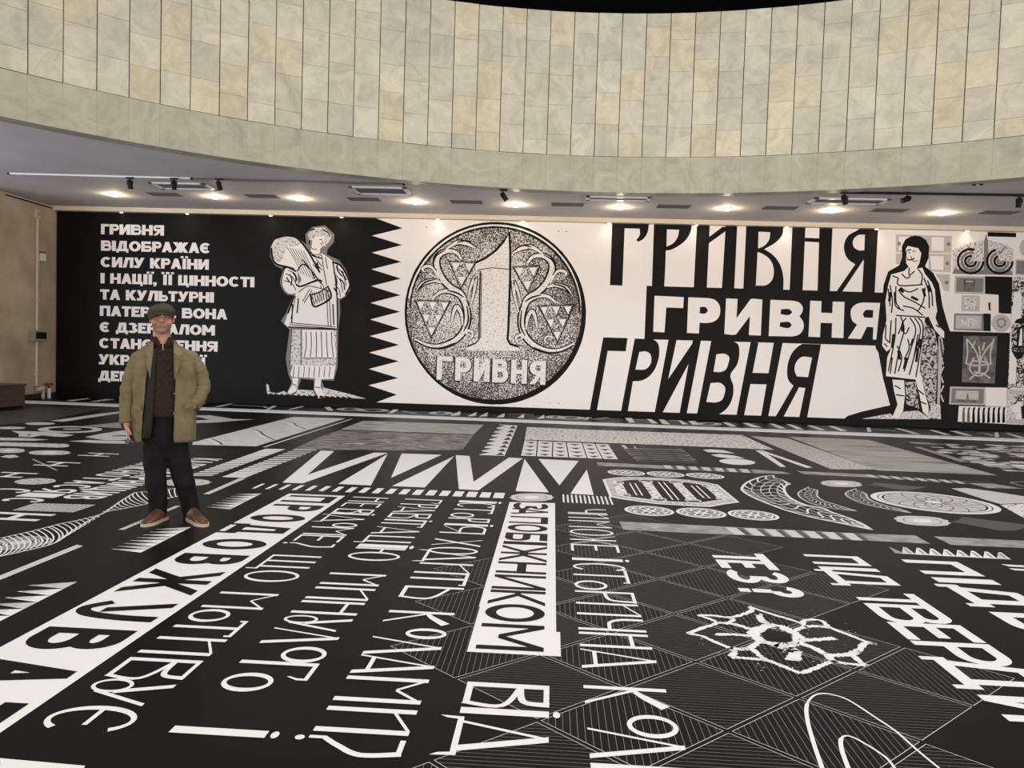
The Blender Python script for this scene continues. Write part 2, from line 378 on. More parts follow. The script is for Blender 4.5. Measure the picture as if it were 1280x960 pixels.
# the marble drum above the opening: a plain band, then tall columns of slabs with open joints
MAR = mat('marble', (0.6, 0.57, 0.47), 0.42); nt = MAR.node_tree; Nn = nt.nodes; Ln = nt.links; b = Nn['Principled BSDF']
at = Nn.new('ShaderNodeAttribute'); at.attribute_name = 'slab'
tc = Nn.new('ShaderNodeTexCoord'); no = Nn.new('ShaderNodeTexNoise'); no.inputs['Scale'].default_value = 2.4; no.inputs['Detail'].default_value = 12; no.inputs['Roughness'].default_value = .62; no.inputs['Distortion'].default_value = 1.1
va = Nn.new('ShaderNodeVectorMath'); va.operation = 'ADD'
Ln.new(tc.outputs['Object'], va.inputs[0]); Ln.new(at.outputs['Color'], va.inputs[1]); Ln.new(va.outputs[0], no.inputs['Vector'])
cr = Nn.new('ShaderNodeValToRGB'); cr.color_ramp.elements[0].position = .30; cr.color_ramp.elements[1].position = .62
cr.color_ramp.elements[0].color = (.70, .715, .73, 1); cr.color_ramp.elements[1].color = (1.03, 1.02, 1.0, 1)
mx = Nn.new('ShaderNodeMix'); mx.data_type = 'RGBA'; mx.blend_type = 'MULTIPLY'; mx.inputs[0].default_value = 1
Ln.new(no.outputs['Fac'], cr.inputs[0]); Ln.new(at.outputs['Color'], mx.inputs[6]); Ln.new(cr.outputs[0], mx.inputs[7]); Ln.new(mx.outputs[2], b.inputs['Base Color'])
rnd = random.Random(3)
def slabcol(band=False):
    c = (.52, .49, .385) if not band else (.37, .365, .275)
    k = rnd.uniform(.90, 1.08); u = rnd.random()
    t = (1.03, .99, .90) if u < .3 else ((.94, .96, .97) if u < .6 else (1, 1, 1))
    if band: k = 1 + (k - 1) * .4; t = (1, 1, 1)
    return tuple(x * k * y for x, y in zip(c, t))
v = []; f = []; cols = []
def panel(a0, a1, z0, z1, r, col, dep=.05):
    n = 2 if a1 - a0 > .02 else 1; base = len(v)
    for q in range(n + 1):
        a = a0 + (a1 - a0) * q / n
        for rr, z in ((r, z0), (r, z1), (r + dep, z1), (r + dep, z0)): v.append((RC[0] + math.sin(a) * rr, RC[1] + math.cos(a) * rr, z))
    for q in range(n):
        i = base + 4 * q
        for e in range(4): f.append((i + e, i + (e + 1) % 4, i + 4 + (e + 1) % 4, i + 4 + e)); cols.append(col)
    for i in (base, base + 4 * n): f.append((i, i + 1, i + 2, i + 3)); cols.append(col)
STEP = math.radians(2.195); A0 = math.radians(1.58 - 2.195 * 82)
ZB, ZT = 5.28, 8.0
for k in range(164):
    a = A0 + STEP * k
    if math.cos(a) < -.55: continue
    panel(a, a + STEP * .996, ZC - .03, ZB, RR, slabcol(True), .3)
    z = ZB + .004; col = rnd.random()
    nxt = ZB + rnd.uniform(.25, .62)
    off = rnd.uniform(-.004, .008)
    while z < ZT - .01:
        z1 = min(nxt, ZT)
        if ZT - z1 < .18: z1 = ZT
        panel(a + STEP * .016, a + STEP * .984, z, z1 - .004, RR - .012 + off, slabcol(), .05); z = z1; nxt = z + rnd.choice((.5, .56, .6, .62, .72))
drum = add_obj('wall_drum', v, f, MAR)
ca = drum.data.color_attributes.new('slab', 'FLOAT_COLOR', 'CORNER')
buf = []
for p, c in zip(drum.data.polygons, cols):
    for _ in p.loop_indices: buf += [c[0], c[1], c[2], 1]
ca.data.foreach_set('color', buf); tag(drum, kind='structure')
JNT = mat('joint_shadow', (.07, .06, .045), .9)
v = []; f = []
for k in range(N + 1):
    a = 2 * PI * k / N
    for z in (ZC + .02, ZT + 3.4): v.append((RC[0] + math.sin(a) * (RR + (.034 if z < 6 else .034)), RC[1] + math.cos(a) * (RR + .034), z if z < 6 else ZT - .01))
for k in range(N): f.append((2 * k, 2 * k + 1, 2 * k + 3, 2 * k + 2))
tag(add_obj('wall_drum_backing', v, f, JNT), kind='structure')
v = []; f = []                                               # dark void over the drum
for k in range(N):
    a = 2 * PI * k / N
    for r, z in ((RR - .02, ZT), (RR + .5, ZT), (RR + .5, 11.4)): v.append((RC[0] + math.sin(a) * r, RC[1] + math.cos(a) * r, z))
for k in range(N):
    j = (k + 1) % N; f += [(3 * k, 3 * j, 3 * j + 1, 3 * k + 1), (3 * k + 1, 3 * j + 1, 3 * j + 2, 3 * k + 2)]
f.append(tuple(3 * k + 2 for k in range(N)))
tag(add_obj('ceiling_void', v, f, DRK), kind='structure')
# walls
mb = MB(); mb.box(LWX, WX1, BY + .06, BY + .3, 0, ZC)
tag(mb.build('wall_back', CON), kind='structure')
mb = MB(); mb.box(LWX - .4, LWX, 15.62, BY + .3, 0, ZC)
tag(mb.build('wall_left', CON), kind='structure')
mb = MB(); mb.box(LWX, LWX + .035, 15.62, BY, 0, .12, 0, .006)
tag(mb.build('baseboard_left', mat('dark_wood', (.03, .018, .012), .5)), kind='structure')
mb = MB(); mb.box(WX0 - .3, WX0, 12.5, WY1 + .3, 0, ZC)
tag(mb.build('wall_far_left', CON), kind='structure')
mb = MB(); mb.box(WX1, WX1 + .3, 11.5, WY1 + .3, 0, ZC)
tag(mb.build('wall_right', CON), kind='structure')
# cream bulkhead above the board
mb = MB(); mb.box(LWX + .01, WX1, BY - .16, BY + .06, ZC - .105, ZC, 0, .004)
tag(mb.build('trim_1', CRE), kind='structure')
# pale strip set into the floor in front of the board
a = Vector((-13.6, 16.50)); b_ = Vector((13.5, 15.60))
STR = mat('metal_strip', (.70, .75, .77), .5, .2)
mb = MB()
d = (b_ - a).normalized(); q = Vector((-d.y, d.x))
P4 = [a + q * .36, a - q * .20, b_ - q * .20, b_ + q * .36]
mb.add([(p.x, p.y, 0) for p in P4] + [(p.x, p.y, .012) for p in P4], [(4, 5, 6, 7), (0, 1, 5, 4), (1, 2, 6, 5), (2, 3, 7, 6), (3, 0, 4, 7)])
tag(mb.build('trim_2', STR), kind='structure')

# ---------------------------------------------------------------- print on the floor
FL = Print(lambda x, y, d: Vector((x, y, d)))
def fpx(t, m=WHT, layer=1, holes=()): FL.fill([FP(tuple(map(float, q.split(',')))) for q in t.split()], m, layer, holes)
def fk(ox, oy, sc): return K(ox, oy, sc, FP)
LINES = {
 'L1': (-1.9, -1.555, 'Н 7.346 7.123 Е 7.061 6.876 В 6.782 6.622 І 6.608 6.545 Д 6.528 6.243 о 6.228 6.066 М 6.066 5.804 Е 5.783 5.593 ? 5.533 5.446 Щ 5.194 4.847 О 4.825 4.580 М 4.362 4.088 о 4.064 3.868 Т 3.909 3.681 И 3.650 3.442 В 3.388 3.183 У 3.162 2.937 Є 2.916 2.701'),
 'L2': (-1.39, -1.025, 'Г 7.353 7.173 Р 7.119 6.957 А 6.983 6.732 В 6.698 6.515 І 6.445 6.394 Т 6.413 6.174 А 6.163 5.912 Ц 5.859 5.631 І 5.590 5.498 Ю 5.489 5.147 М 4.838 4.594 И 4.540 4.316 Н 4.283 4.070 У 4.040 3.831 Л 3.843 3.627 о 3.613 3.421 Г 3.424 3.239 о 3.292 3.103 І 2.794 2.742'),
 'L3': (-0.865, -0.5, 'І 7.381 7.285 С 7.285 7.066 Т 7.112 6.819 о 6.818 6.619 Р 6.603 6.453 І 6.382 6.313 Я 6.307 6.036 Х 5.851 5.645 О 5.605 5.400 Д 5.500 5.195 И 5.169 4.919 Т 4.936 4.683 Ь 4.643 4.425 К 4.188 3.982 о 3.934 3.786 Л 3.794 3.561 А 3.559 3.342 М 3.317 3.075 И 3.023 2.816 ? 2.780 2.669'),
 'L4': (-0.335, 0, 'З 7.369 7.072 А 7.127 6.859 П 6.774 6.500 О 6.463 6.190 Б 6.146 5.888 І 5.862 5.770 Ж 5.739 5.302 Н 5.284 5.008 И 4.968 4.663 К 4.644 4.373 О 4.387 4.097 М 4.057 3.699'),
 'B': (-0.33, 0.03, 'В 3.319 3.113 І 3.077 3.024 Д 2.995 2.701'),
 'L5': (0.18, 0.54, 'Ч 7.219 7.015 И 6.998 6.809 М 6.711 6.447 О 6.385 6.161 Ж 6.161 5.862 Е 5.862 5.659 І 5.469 5.405 С 5.343 5.154 Т 5.203 4.895 о 4.925 4.728 Р 4.707 4.503 И 4.485 4.270 Ч 4.231 4.033 Н 4.001 3.799 А 3.770 3.533 К 3.348 3.149 о 3.096 2.907 Л 2.963 2.734 І 2.703 2.640'),
 'L6': (1.22, 1.62, 'Т 5.804 5.547 Е 5.591 5.373 З 5.317 5.036 ? 4.979 4.753'),
 'L7': (1.93, 2.335, 'П 5.857 5.592 І 5.530 5.449 Д 5.449 5.077 Т 4.955 4.658 В 4.723 4.377 Е 4.396 4.129 Р 4.112 3.812 Д 3.897 3.524 И 3.467 3.220'),
 'L8': (2.64, 3.05, 'П 5.830 5.455 І 5.375 5.259 Д 5.214 4.758 В 4.667 4.338'),
 'L0': (-2.5, -2.04, 'П 7.298 6.976 Р 6.862 6.592 О 6.440 6.156 Д 6.055 5.733 О 5.566 5.271 В 5.134 4.876 Ж 4.745 4.266 У 4.122 3.823 В 3.702 3.425 А 3.301 3.043 Т 2.900 2.680'),
}

SMALL = {'L1': {5: (.40, 1.), 12: (0, .62)}, 'L2': {15: (.42, 1.), 17: (.02, .62)}, 'L3': {3: (0, .58), 14: (.42, 1.)}, 'L5': {9: (0, .58), 16: (.44, 1.)}}
STY = {'L0': (.074, .10, 0), 'L1': (.034, .020, 1), 'L2': (.036, .020, 1), 'L3': (.036, .021, 1), 'L4': (.052, .062, 0), 'B': (.042, .024, 1), 'L5': (.032, .020, 1), 'L6': (.072, .07, 0), 'L7': (.060, .066, 0), 'L8': (.085, .09, 0)}
for key, (xb, xt, seq) in LINES.items():
    it = seq.split(); s_, t_, deco = STY[key]
    for i in range(0, len(it), 3):
        c, y0, y1 = it[i], float(it[i + 1]), float(it[i + 2]); H = xt - xb
        lo, hi = SMALL.get(key, {}).get(i // 3, (0, 1))
        w_ = y0 - y1; h_ = H * (hi - lo); s2 = s_
        if c in 'МШЩ' and w_ < s_ * 4.5: s2 = w_ / 4.5
        for o, hl in glyph(c, w_, h_, s2, t_, deco):
            g = lambda q: [(xb + H * lo + v_, y0 - u_) for u_, v_ in q]
            FL.fill(g(o), BLK if key in ('L0', 'L4') else WHT, 3, [g(q) for q in hl])
# bands behind the black words
FL.fill([(-2.55, 7.37), (-1.99, 7.37), (-1.99, 1.8), (-2.55, 1.8)], WHT, 1)
FL.fill([(-.378, 7.40), (.062, 7.44), (.062, 3.98), (.083, 3.98), (.083, 3.655), (-.372, 3.655), (-.372, 4.32), (-.378, 4.32)], WHT, 2)
# next row of huge letters at the bottom left, and bars at the right
fpx('0,948 106.5,957.5 104,962 0,962'); fpx('1251,705.3 1280,707 1290,709.5 1262,708.3'); fpx('1261,710.5 1290,712 1290,714 1268,713')

# lattice of hatched diamonds
UX, UY = .375, .339; LX, LY = .732, 3.677
cells = [(i, j) for i in range(-2, 3) for j in range(-7, 11) if (i + j) % 2]
cells += [(-3, j) for j in (-4, 0, 2, 4)] + [(3, j) for j in (4, 0, -4)]
for i, j in cells:
    cx_, cy_ = LX + UX * i, LY + UY * j; k = .955
    if cy_ > 7.05 or (i == -2 and cy_ > 5) or cy_ < 1.4 or (i == 2 and cy_ > 6.2): continue
    dm = [(cx_ - UX * k, cy_), (cx_, cy_ + UY * k), (cx_ + UX * k, cy_), (cx_, cy_ - UY * k)]
    FL.stroke(dm, .0042, LGR, 1, True)
    n = 25
    for q in range(1, n):
        e = -1 + 2 * q / n
        if i % 2: x = cx_ + UX * k * e; y = UY * k * (1 - abs(e)); FL.stroke([(x, cy_ - y), (x, cy_ + y)], .0026, HAT, 0)
        else: y = cy_ + UY * k * e; x = UX * k * (1 - abs(e)); FL.stroke([(cx_ - x, y), (cx_ + x, y)], .0026, HAT, 0)

# zigzag letters and their rulers
fpx('401,563.3 417.7,564 384.4,593.6 467.3,565.8 484.7,566.2 378.5,604.3 353,603.3'); fpx('484.4,567.7 463.7,606.9 422.8,605')
fpx('502,567 552,568.5 488.6,597.6'); fpx('567.7,570.2 531,609.4 490,607.7')
fpx('569.7,569 587,570 592,602.3 636,572 653.7,573 598,613 573.5,611.5'); fpx('655.6,573.7 686,615.6 644.4,614')
fpx('673,573.7 723.4,576.2 699.3,606.8'); fpx('733.5,587 742,618.8 713,617.2')
a = Vector(FP((314.4, 610.6))); b_ = Vector(FP((616, 622.4))); up_ = Vector(FP((329.4, 604.7))) - a
for k in range(19):
    p = a.lerp(b_, k / 18); wd = .035 + .070 * k / 18; y2 = up_.y
    FL.fill([(p.x, p.y), (p.x + wd, p.y), (p.x + wd, p.y + y2), (p.x, p.y + y2)], WHT)
a = Vector(FP((704.6, 628))); b_ = Vector(FP((765.5, 631)))
for k in range(12):
    p = a.lerp(b_, k / 11); FL.fill([(p.x - .008, p.y), (p.x + .010, p.y), (p.x + .010, p.y + .42), (p.x - .008, p.y + .42)], WHT)
def rosette(x, y, rx, ry, tilt=0.0, cols=(LGR, GRY, WHT)):  # flat many lobed rosette read from the photo
    n = 64
    for q, (k, m) in enumerate(((1, cols[0]), (.72, cols[1]), (.66, cols[0]), (.34, cols[2]))):
        FL.fill([FP((x + math.copysign(abs(math.cos(t)) ** .75, math.cos(t)) * rx * k * (1 + (.05 * math.cos(12 * t) if q == 0 else 0)), y + math.sin(t) * ry * k + math.cos(t) * rx * k * tilt)) for t in (2 * PI * i / n for i in range(n))], m, 2 + q)
rosette(664.7, 621.9, 27, 5); rosette(1051.5, 604.8, 25.5, 4, .045); rosette(1153, 651.3, 34.5, 5.8, .08)
rosette(232, 603.2, 31, 4.2, -.01); rosette(62, 566, 26, 2.9); rosette(12, 563.4, 19, 3)
for p_ in ('210,603 215,602 215,604.5', '259,602 264.5,603 259,604.4', '1076,607 1078,607.5 1076,608', '1181,654 1187.5,654.7 1181,656', '1118,647.4 1124,646 1124,649'): fpx(p_, LGR)
# discs with tracery, octagonal clasp
def medal(cx_, cy_, r):
    FL.fill(circ(cx_, cy_, r), WHT, 2, (circ(cx_, cy_, r * .86),)); FL.fill(circ(cx_, cy_, r * .86), DGR, 1)
    for k in range(8):
        t = 2 * PI * k / 8; FL.stroke(circ(cx_ + math.cos(t) * r * .45, cy_ + math.sin(t) * r * .45, r * .33, n=14), r * .09, WHT, 2, True)
    FL.stroke(circ(cx_, cy_, r * .2, n=14), r * .12, WHT, 3, True)
for x in (.95, 1.435, 1.92): medal(x, 9.56, .232)
for x in (.95, 1.435, 1.92): medal(x, 7.26, .232)
o1 = '753,599.4 771,597 786,596.2 822,597.2 860,600 879,602.5 897.5,606 924.3,628 905,630.6 887,633.7 860,632.5 819,630 780,624.5 762,621.3'
OC = [FP(tuple(map(float, q.split(',')))) for q in o1.split()]; oc = Vector((sum(p[0] for p in OC) / len(OC), sum(p[1] for p in OC) / len(OC)))
sc_ = lambda k: [tuple(oc + (Vector(p) - oc) * k) for p in OC]
FL.fill(sc_(1), WHT, 1, (sc_(.955),)); FL.fill(sc_(.955), DOT, 0, (sc_(.80),)); FL.stroke(sc_(.80), .035, WHT, 2, True)
for q in range(7):
    t = -.55 + q * 1.1 / 6; x = oc.x + t * .95; hgt = .55 if abs(t) < .3 else .38
    if q % 2 == 0:
        FL.fill([(x - .055, oc.y - hgt), (x + .055, oc.y - hgt), (x + .055, oc.y + hgt), (x - .055, oc.y + hgt)], SPK, 2)
        for e in (-1, 1): FL.stroke(circ(x, oc.y + e * hgt, .075, .10, 12), .022, LGR, 3, True)
    else: FL.stroke([(x - .03, oc.y - hgt), (x + .03, oc.y - hgt), (x + .03, oc.y + hgt), (x - .03, oc.y + hgt)], .016, WHT, 2, True)
# big guilloche disc
DX, DY, DR = 4.09, 8.35, .61
FL.fill(circ(DX, DY, DR, n=64), WHT, 3); FL.stroke(circ(DX, DY, DR * .88, n=64), .014, DGR, 4, True); FL.stroke(circ(DX, DY, DR * .80, n=64), .022, BLK, 4, True)
FL.fill(circ(DX, DY, DR * .76, n=48), LGR, 3)
for k in range(28):
    t = 2 * PI * (k // 2) / 14; sg = 1 if k % 2 else -1; FL.stroke([(DX + math.cos(t + sg * e * .9) * DR * (.12 + .70 * e), DY + math.sin(t + sg * e * .9) * DR * (.12 + .70 * e)) for e in (q / 9 for q in range(10))], .013, DGR, 4)
FL.fill(circ(DX, DY, DR * .13, n=24), WHT, 5)
# crescent guilloches made of two rails, long threads and S shaped rungs
def px(t): return [tuple(map(float, q.split(','))) for q in t.split()]
def ladder(out, inn, rungs, threads, wd, m=WHT, edge=1.5):
    o = sm(px(out), n=10); i = sm(px(inn), n=10)
    at_ = lambda L, u: lerp(L[int(u * (len(L) - 1))], L[min(int(u * (len(L) - 1)) + 1, len(L) - 1)], u * (len(L) - 1) % 1)
    for L in (o, i): FL.stroke([FP(p) for p in L], wd * edge, m, 2)
    for k in range(1, threads): FL.stroke([FP(lerp(at_(o, u), at_(i, u), k / threads)) for u in (q / 24 for q in range(25))], wd * .6, LGR, 1)
    for k in range(rungs + 1):
        u = k / rungs
        FL.stroke([FP(lerp(at_(o, min(1, max(0, u + .045 * math.sin(2 * PI * e)))), at_(i, min(1, max(0, u + .045 * math.sin(2 * PI * e)))), e)) for e in (q / 12 for q in range(13))], wd, m, 2)
ladder('967.5,594.4 952.5,596 935,602.5 927.5,610 930,615 940,621 957.5,628.7 985,638.7 1020,648 1045,653 1090,662.5', '987.5,605 981,608 980.6,613.7 986,621 997.5,627.5 1010,632 1027.5,635 1038.7,640 1056,646 1075,653.7 1090,662.5', 16, 5, .02)
ladder('1011,609 998,616 1002.5,623.6 1019,631 1042.5,636 1071,639', '1022,613 1022,620.7 1031,626.6 1045.5,631 1071,639', 14, 3, .011, LGR)
ladder('1070,611 1059,615 1057.5,619 1065,624 1080,630 1101,635 1124,639 1139,641.5', '1082.5,617 1085,622.5 1092.5,627 1107.5,632 1124,636 1139,641.5', 14, 3, .012, LGR)
def hook(a0, a1, c0, c1, b0, b1, n, wd):                     # nested hook shaped threads of a guilloche
    for k in range(n + 1):
        t = k / n; p, c, q = lerp(a0, a1, t), lerp(c0, c1, t), lerp(b0, b1, t)
        FL.stroke([FP(tuple((1 - e) ** 2 * p[i] + 2 * e * (1 - e) * c[i] + e * e * q[i] for i in (0, 1))) for e in (u / 14 for u in range(15))], wd, WHT, 2)
for t_ in ('0,673 40,664 75,655 100,650 128,642 150,627 168,616', '0,695.6 35,688 68,679 90,664 128,642 155,636 184,630 205,624 224,620', '168,616 200,612.5 225,610'): FL.stroke([FP(p) for p in sm(px(t_))], .014, WHT, 2)
hook((-10, 676), (60, 659), (14, 687), (84, 669), (-10, 698), (68, 679), 10, .011); hook((64, 658), (126, 642.6), (90, 668), (132, 643), (70, 678), (127, 643), 9, .011)
hook((132, 639), (166, 617), (126, 640), (164, 624), (134, 640), (184, 630), 8, .012); hook((170, 615.6), (225, 610), (172, 622), (224, 615), (186, 629.6), (225, 620), 8, .012)
for k in range(1, 9): FL.stroke([FP(p) for p in circ(24, 679, 44 * k / 9 + 1, 8.2 * k / 9, 28, -.10)], .009, WHT, 2, True)
FL.fill([FP(p) for p in circ(25, 678.5, 13, 2.4, 20, -.1)], LGR, 2)
# leaf shapes, white wing, grey strips with shaded cords
fpx('1077.5,606 1089,605.6 1094,603 1140,607.5 1160,609 1132,613.7 1089,606.5', DGR); fpx('1187.5,652.5 1198,650.6 1202.5,646 1280,655.6 1290,657 1269,663.7 1251,663.7 1200,654.2', DGR)
fpx('1189,610.6 1207,610 1239,614 1290,622 1290,629 1250,630 1232,625', LGR); fpx('1250,631 1290,629.5 1290,653 1268,641', SPK); fpx('1210,604 1240,604.5 1280,611 1235,610.3', STN)
FL.stroke([FP(p) for p in sm(px('1290,611 1272,606 1264,603.4 1280,602.2 1290,602.5'))], .03, GRY, 2)
fpx('746,578 935,586.6 978,589.5 989,592.5 950,591.8 747.5,582.2', STN); fpx('995.6,588.8 1079,592.8 1201,601.6 1250,603.2 1196,601.9 1079,596.5 1005,592.8', STN)
fpx('774,652 860,656 1074,667 1144,669.4 1163,680 1082,675.7 860,666.2 779,662', STN); fpx('1167,670.6 1280,676 1290,676.5 1290,685.6 1188.6,681.2', STN)
def cord(x0, y0, x1, y1, hh, n, sl):                         # alternating light and dark slanted pieces of a cord
    for k in range(n):
        a_, c_ = lerp((x0, y0), (x1, y1), (k + .05) / n), lerp((x0, y0), (x1, y1), (k + .62) / n)
        FL.fill([FP(a_), FP(c_), FP((c_[0] + sl, c_[1] + hh)), FP((a_[0] + sl, a_[1] + hh))], LGR, 2)
        e_ = lerp((x0, y0), (x1, y1), (k + .95) / n); FL.fill([FP(c_), FP(e_), FP((e_[0] + sl, e_[1] + hh)), FP((c_[0] + sl, c_[1] + hh))], DGR, 2)
cord(828, 581.4, 940, 587, 4.4, 7, 4); cord(1080, 593, 1203, 601.4, 4, 8, 10); cord(905, 659.2, 1076, 667.4, 9, 7, 12)
# crown comb on the right, combs on the left
for k in range(8):
    x, y = 1127 + 17 * k, 692.4 + .9 * k
    FL.fill([FP((x, y)), FP((x + 1.7, y - 8.4)), FP((x + 6, y - 7.8)), FP((x + 18, y + .9))], WHT if 0 < k < 7 else LGR, 2)
    FL.stroke([FP((x + 4, y - 6)), FP((x + 11, y - .6))], .02, GRY, 3)
fpx('1111,683.4 1126,690 1127,692.4 1119,691.8', GRY)
def comb(r0, r1, l0, l1, n):                                # saw of long teeth between a straight edge and a row of tips
    for k in range(n):
        a_, c_ = lerp(r0, r1, k / n), lerp(r0, r1, (k + 1) / n); tip = lerp(l0, l1, (k + .5) / n)
        FL.fill([FP(a_), FP(c_), FP(lerp(tip, c_, .03)), FP(lerp(tip, a_, .0))], LGR if k % 3 == 0 else WHT, 2)
        for e in (.25, .6): FL.stroke([FP(lerp(lerp(a_, c_, e), tip, .3)), FP(lerp(lerp(a_, c_, e), tip, .85))], .006, GRY, 3)
comb((327, 617), (287.5, 637), (297, 616.3), (254, 635), 7); comb((239, 659), (176, 691), (197, 660), (134, 688), 8); comb((96.7, 727.5), (-20, 787), (42, 728), (-60, 782), 7)
fpx('147.5,662.3 155,662.4 226,632.6 219,632.4', LGR); fpx('254,617.6 261.5,618 307.5,598 300,597.5', LGR); fpx('96,681 104,682.6 0,725.2 -10,729 -10,723 0,719.5', LGR)
def slats(q, n, k0, k1):                                    # bundle of parallel slats that thin out
    tl, tr, br, bl = q
    for k in range(n):
        u0, u1 = k / n, (k + k0 + (k1 - k0) * k / n) / n
        FL.fill([FP(lerp(tl, bl, u0)), FP(lerp(tr, br, u0)), FP(lerp(tr, br, u1)), FP(lerp(tl, bl, u1))], WHT, 1)
slats(((332, 561), (357, 561.5), (262, 596), (231, 596)), 15, .95, .45); slats(((367, 562), (396, 562.5), (306, 597.5), (277, 596.5)), 15, .35, .95)
for k in range(14):
    u = k / 13; FL.stroke([FP(lerp((46, 629), (117.5, 631), u)), FP(lerp((17.5, 638), (89, 640.6), u))], .028, LGR, 1)
# pictures and patterned fields by the pale strip
fpx('240.6,553 366,521.3 432,523 320,558 240.6,556', MAP); FL.stroke([FP((330, 559)), FP((440, 523.6))], .05, LGR)
for t_ in ('262,548.5 266,550 272,553 275,556', '313,536.5 322,539 327,543.5 335,547.5 341,550', '352,525.5 364,528.5 368,532 380,536.5'):
    L_ = sm(px(t_)); FL.stroke([FP(p) for p in L_], .15, WHT, 2); FL.stroke([FP((p[0] + 2.5, p[1])) for p in L_], .035, DGR, 3)
fpx('454,526 605,531 592,543 425,537', PHL); fpx('424,538 592,544 578,562.5 505,563 366,562 402,545', PHO)
for k in range(26):
    r_ = random.Random(k); x, y = r_.uniform(400, 570), r_.uniform(541, 560); FL.fill([FP((x, y)), FP((x + r_.uniform(4, 14), y + .4)), FP((x + 8, y + r_.uniform(.8, 2)))], r_.choice((GRY, LGR, DGR, STN)), 2)
A_ = px('623.7,530.6 647,532 630.6,570 599.4,568.7'); FL.fill([FP(p) for p in A_], WHT, 1)
for k in range(8):
    for sd in (0, 1):
        e0, e1 = lerp(A_[0], A_[3], (k + .1) / 8), lerp(A_[0], A_[3], (k + .85) / 8); r0, r1 = lerp(A_[1], A_[2], (k + .1) / 8), lerp(A_[1], A_[2], (k + .85) / 8)
        if sd == 0: FL.fill([FP(e0), FP(lerp(lerp(e0, r0, .36), lerp(e1, r1, .36), .2)), FP(e1)], BLK, 2); 
        else: FL.fill([FP(lerp(r1, e1, .02)), FP(lerp(r0, e0, .2)), FP(lerp(r1, e1, .38))], BLK, 2)
fpx('658.7,533.7 730,537 927.5,543.8 968,562.3 860,557.6 655.6,549.6', SPK)
TX, BX = (655, 672, 691, 707.6, 727.5, 743.4, 760.7), (650.5, 670.6, 690.3, 711, 734, 753.5, 773.2)
for k in range(6):
    ty, by_ = 550.6 + k * .85, 569.6 + k * .8
    q = [(TX[k] + .8, ty), (TX[k + 1] - .6, ty + .6), (BX[k + 1] - .8, by_ + .6), (BX[k] + .8, by_)]; FL.fill([FP(p) for p in q], WHT, 1)
    for j in range(4):
        l_, r_ = lerp(q[0], q[3], (j + .35) / 4), lerp(q[1], q[2], (j + .35) / 4)
        FL.fill([FP(lerp(l_, r_, .12)), FP(lerp(l_, r_, .88)), FP((lerp(l_, r_, .5)[0] + .6, lerp(l_, r_, .5)[1] + 2.0))], BLK, 2)
for k in range(7):
    y = 559 + 2.7 * k; FL.stroke([FP(p) for p in circ(815 + 3 * k, y + 1, 38, 1.5, 30, .03)], .022, LGR if k % 2 else GRY, 2, True)
FL.stroke([FP(p) for p in px('778.5,556.5 783,560.5')], .05, WHT); FL.stroke([FP(p) for p in px('793,558 795,561 852,562.5')], .04, LGR)
FL.fill([FP(p) for p in circ(921.5, 577.4, 22.5, 3.7, 30, .05)], WHT, 2)
fpx('878.7,562.3 888,561.6 905,563 919,567 900,566 884,565.2', WHT, 2); fpx('888.7,568.4 900,567.6 918,569.6 931,573 912,573 896,571.2', WHT, 2)
fpx('944.4,563.1 953,563.1 982.5,583.8 975.6,583.7', WHT, 2); fpx('953,563.1 1015.6,584.5 1008,585 955,566', WHT, 2)
fpx('938,545 985,548 1095,587 1039,586.6', DOT); fpx('985,545.8 1086,550 1247,594.4 1097,588', WAV)
rq = random.Random(5)
for k in range(150):
    u, w_ = rq.random(), rq.random(); x, y = 1112 + 180 * u, 552.5 + 36 * w_
    if y > 551.5 + (x - 1108) * .27 or y < 551.5 + (x - 1108) * .028: continue
    p = Vector(FP((x, y))); ln = rq.uniform(.12, .42); FL.fill([(p.x, p.y), (p.x + ln, p.y), (p.x + ln, p.y - .14), (p.x, p.y - .14)], rq.choice((WHT, LGR, LGR, GRY)), 1)
fpx('1142,558.7 1150,558.5 1212,577.5 1200,577.5', GRY)
# fragments on the far left
fpx('0,514.5 40,509.5 100,508 128,510.5 60,526 0,531', noisy('print_faint', (.018, .018, .018), (.085, .08, .07), 9, .5, .68, .45, 4, (.6, 2, 1)))
fpx('62,526.2 125,517.2 150,514.3 153,516 80,527.2', LGR)
for x, y, rx, ry in ((50, 529.6, 19, 1.7), (14, 535, 18, 1.6)): FL.fill([FP(p) for p in circ(x, y, rx, ry, 24)], LGR, 1)
FL.fill([FP(p) for p in circ(87.5, 537, 40.5, 4.2, 36)], LGR, 1); FL.fill([FP(p) for p in circ(88, 536.8, 28, 2.6, 30)], BLK, 2); FL.fill([FP(p) for p in circ(90, 536.6, 12, 1.3, 20)], GRY, 3)
fpx('14,538.5 50,539.6 70,541 93,543.8 80,546.2 66,545.6 52,544.2 40,546.6 23,545.8 24,542.5', LGR); fpx('33,543 40,543 36,544.6', BLK, 2)
fpx('106,546.4 125,542.4 152,538.2 165,538 165,548 152,550.6 130,550.2', LGR); fpx('139,544.6 158,544.2 158,545.4 142,545.6', BLK, 2); fpx('103,532.6 150,527.8 152,535.2 122,534', GRY)
fpx('0,547 30,547.6 61,549.6 40,551 0,550.6', LGR); fpx('85,551.5 110,550 160,551.6 160,554.8 120,554', LGR)
for k in range(9): FL.stroke([FP(p) for p in circ(6 + 8.6 * k, 555.2 + .25 * k, 6.5, 1.9, 16)], .10, LGR, 2, True)
fpx('0,571 8,569 18,568.6 24,571.2 12,572.8', LGR); FL.stroke([FP((41, 574)), FP((71, 588))], .03, GRY)
FL.fill([FP(p) for p in circ(44, 601.8, 26, 3.9, 28, -.03)], DOT, 1)
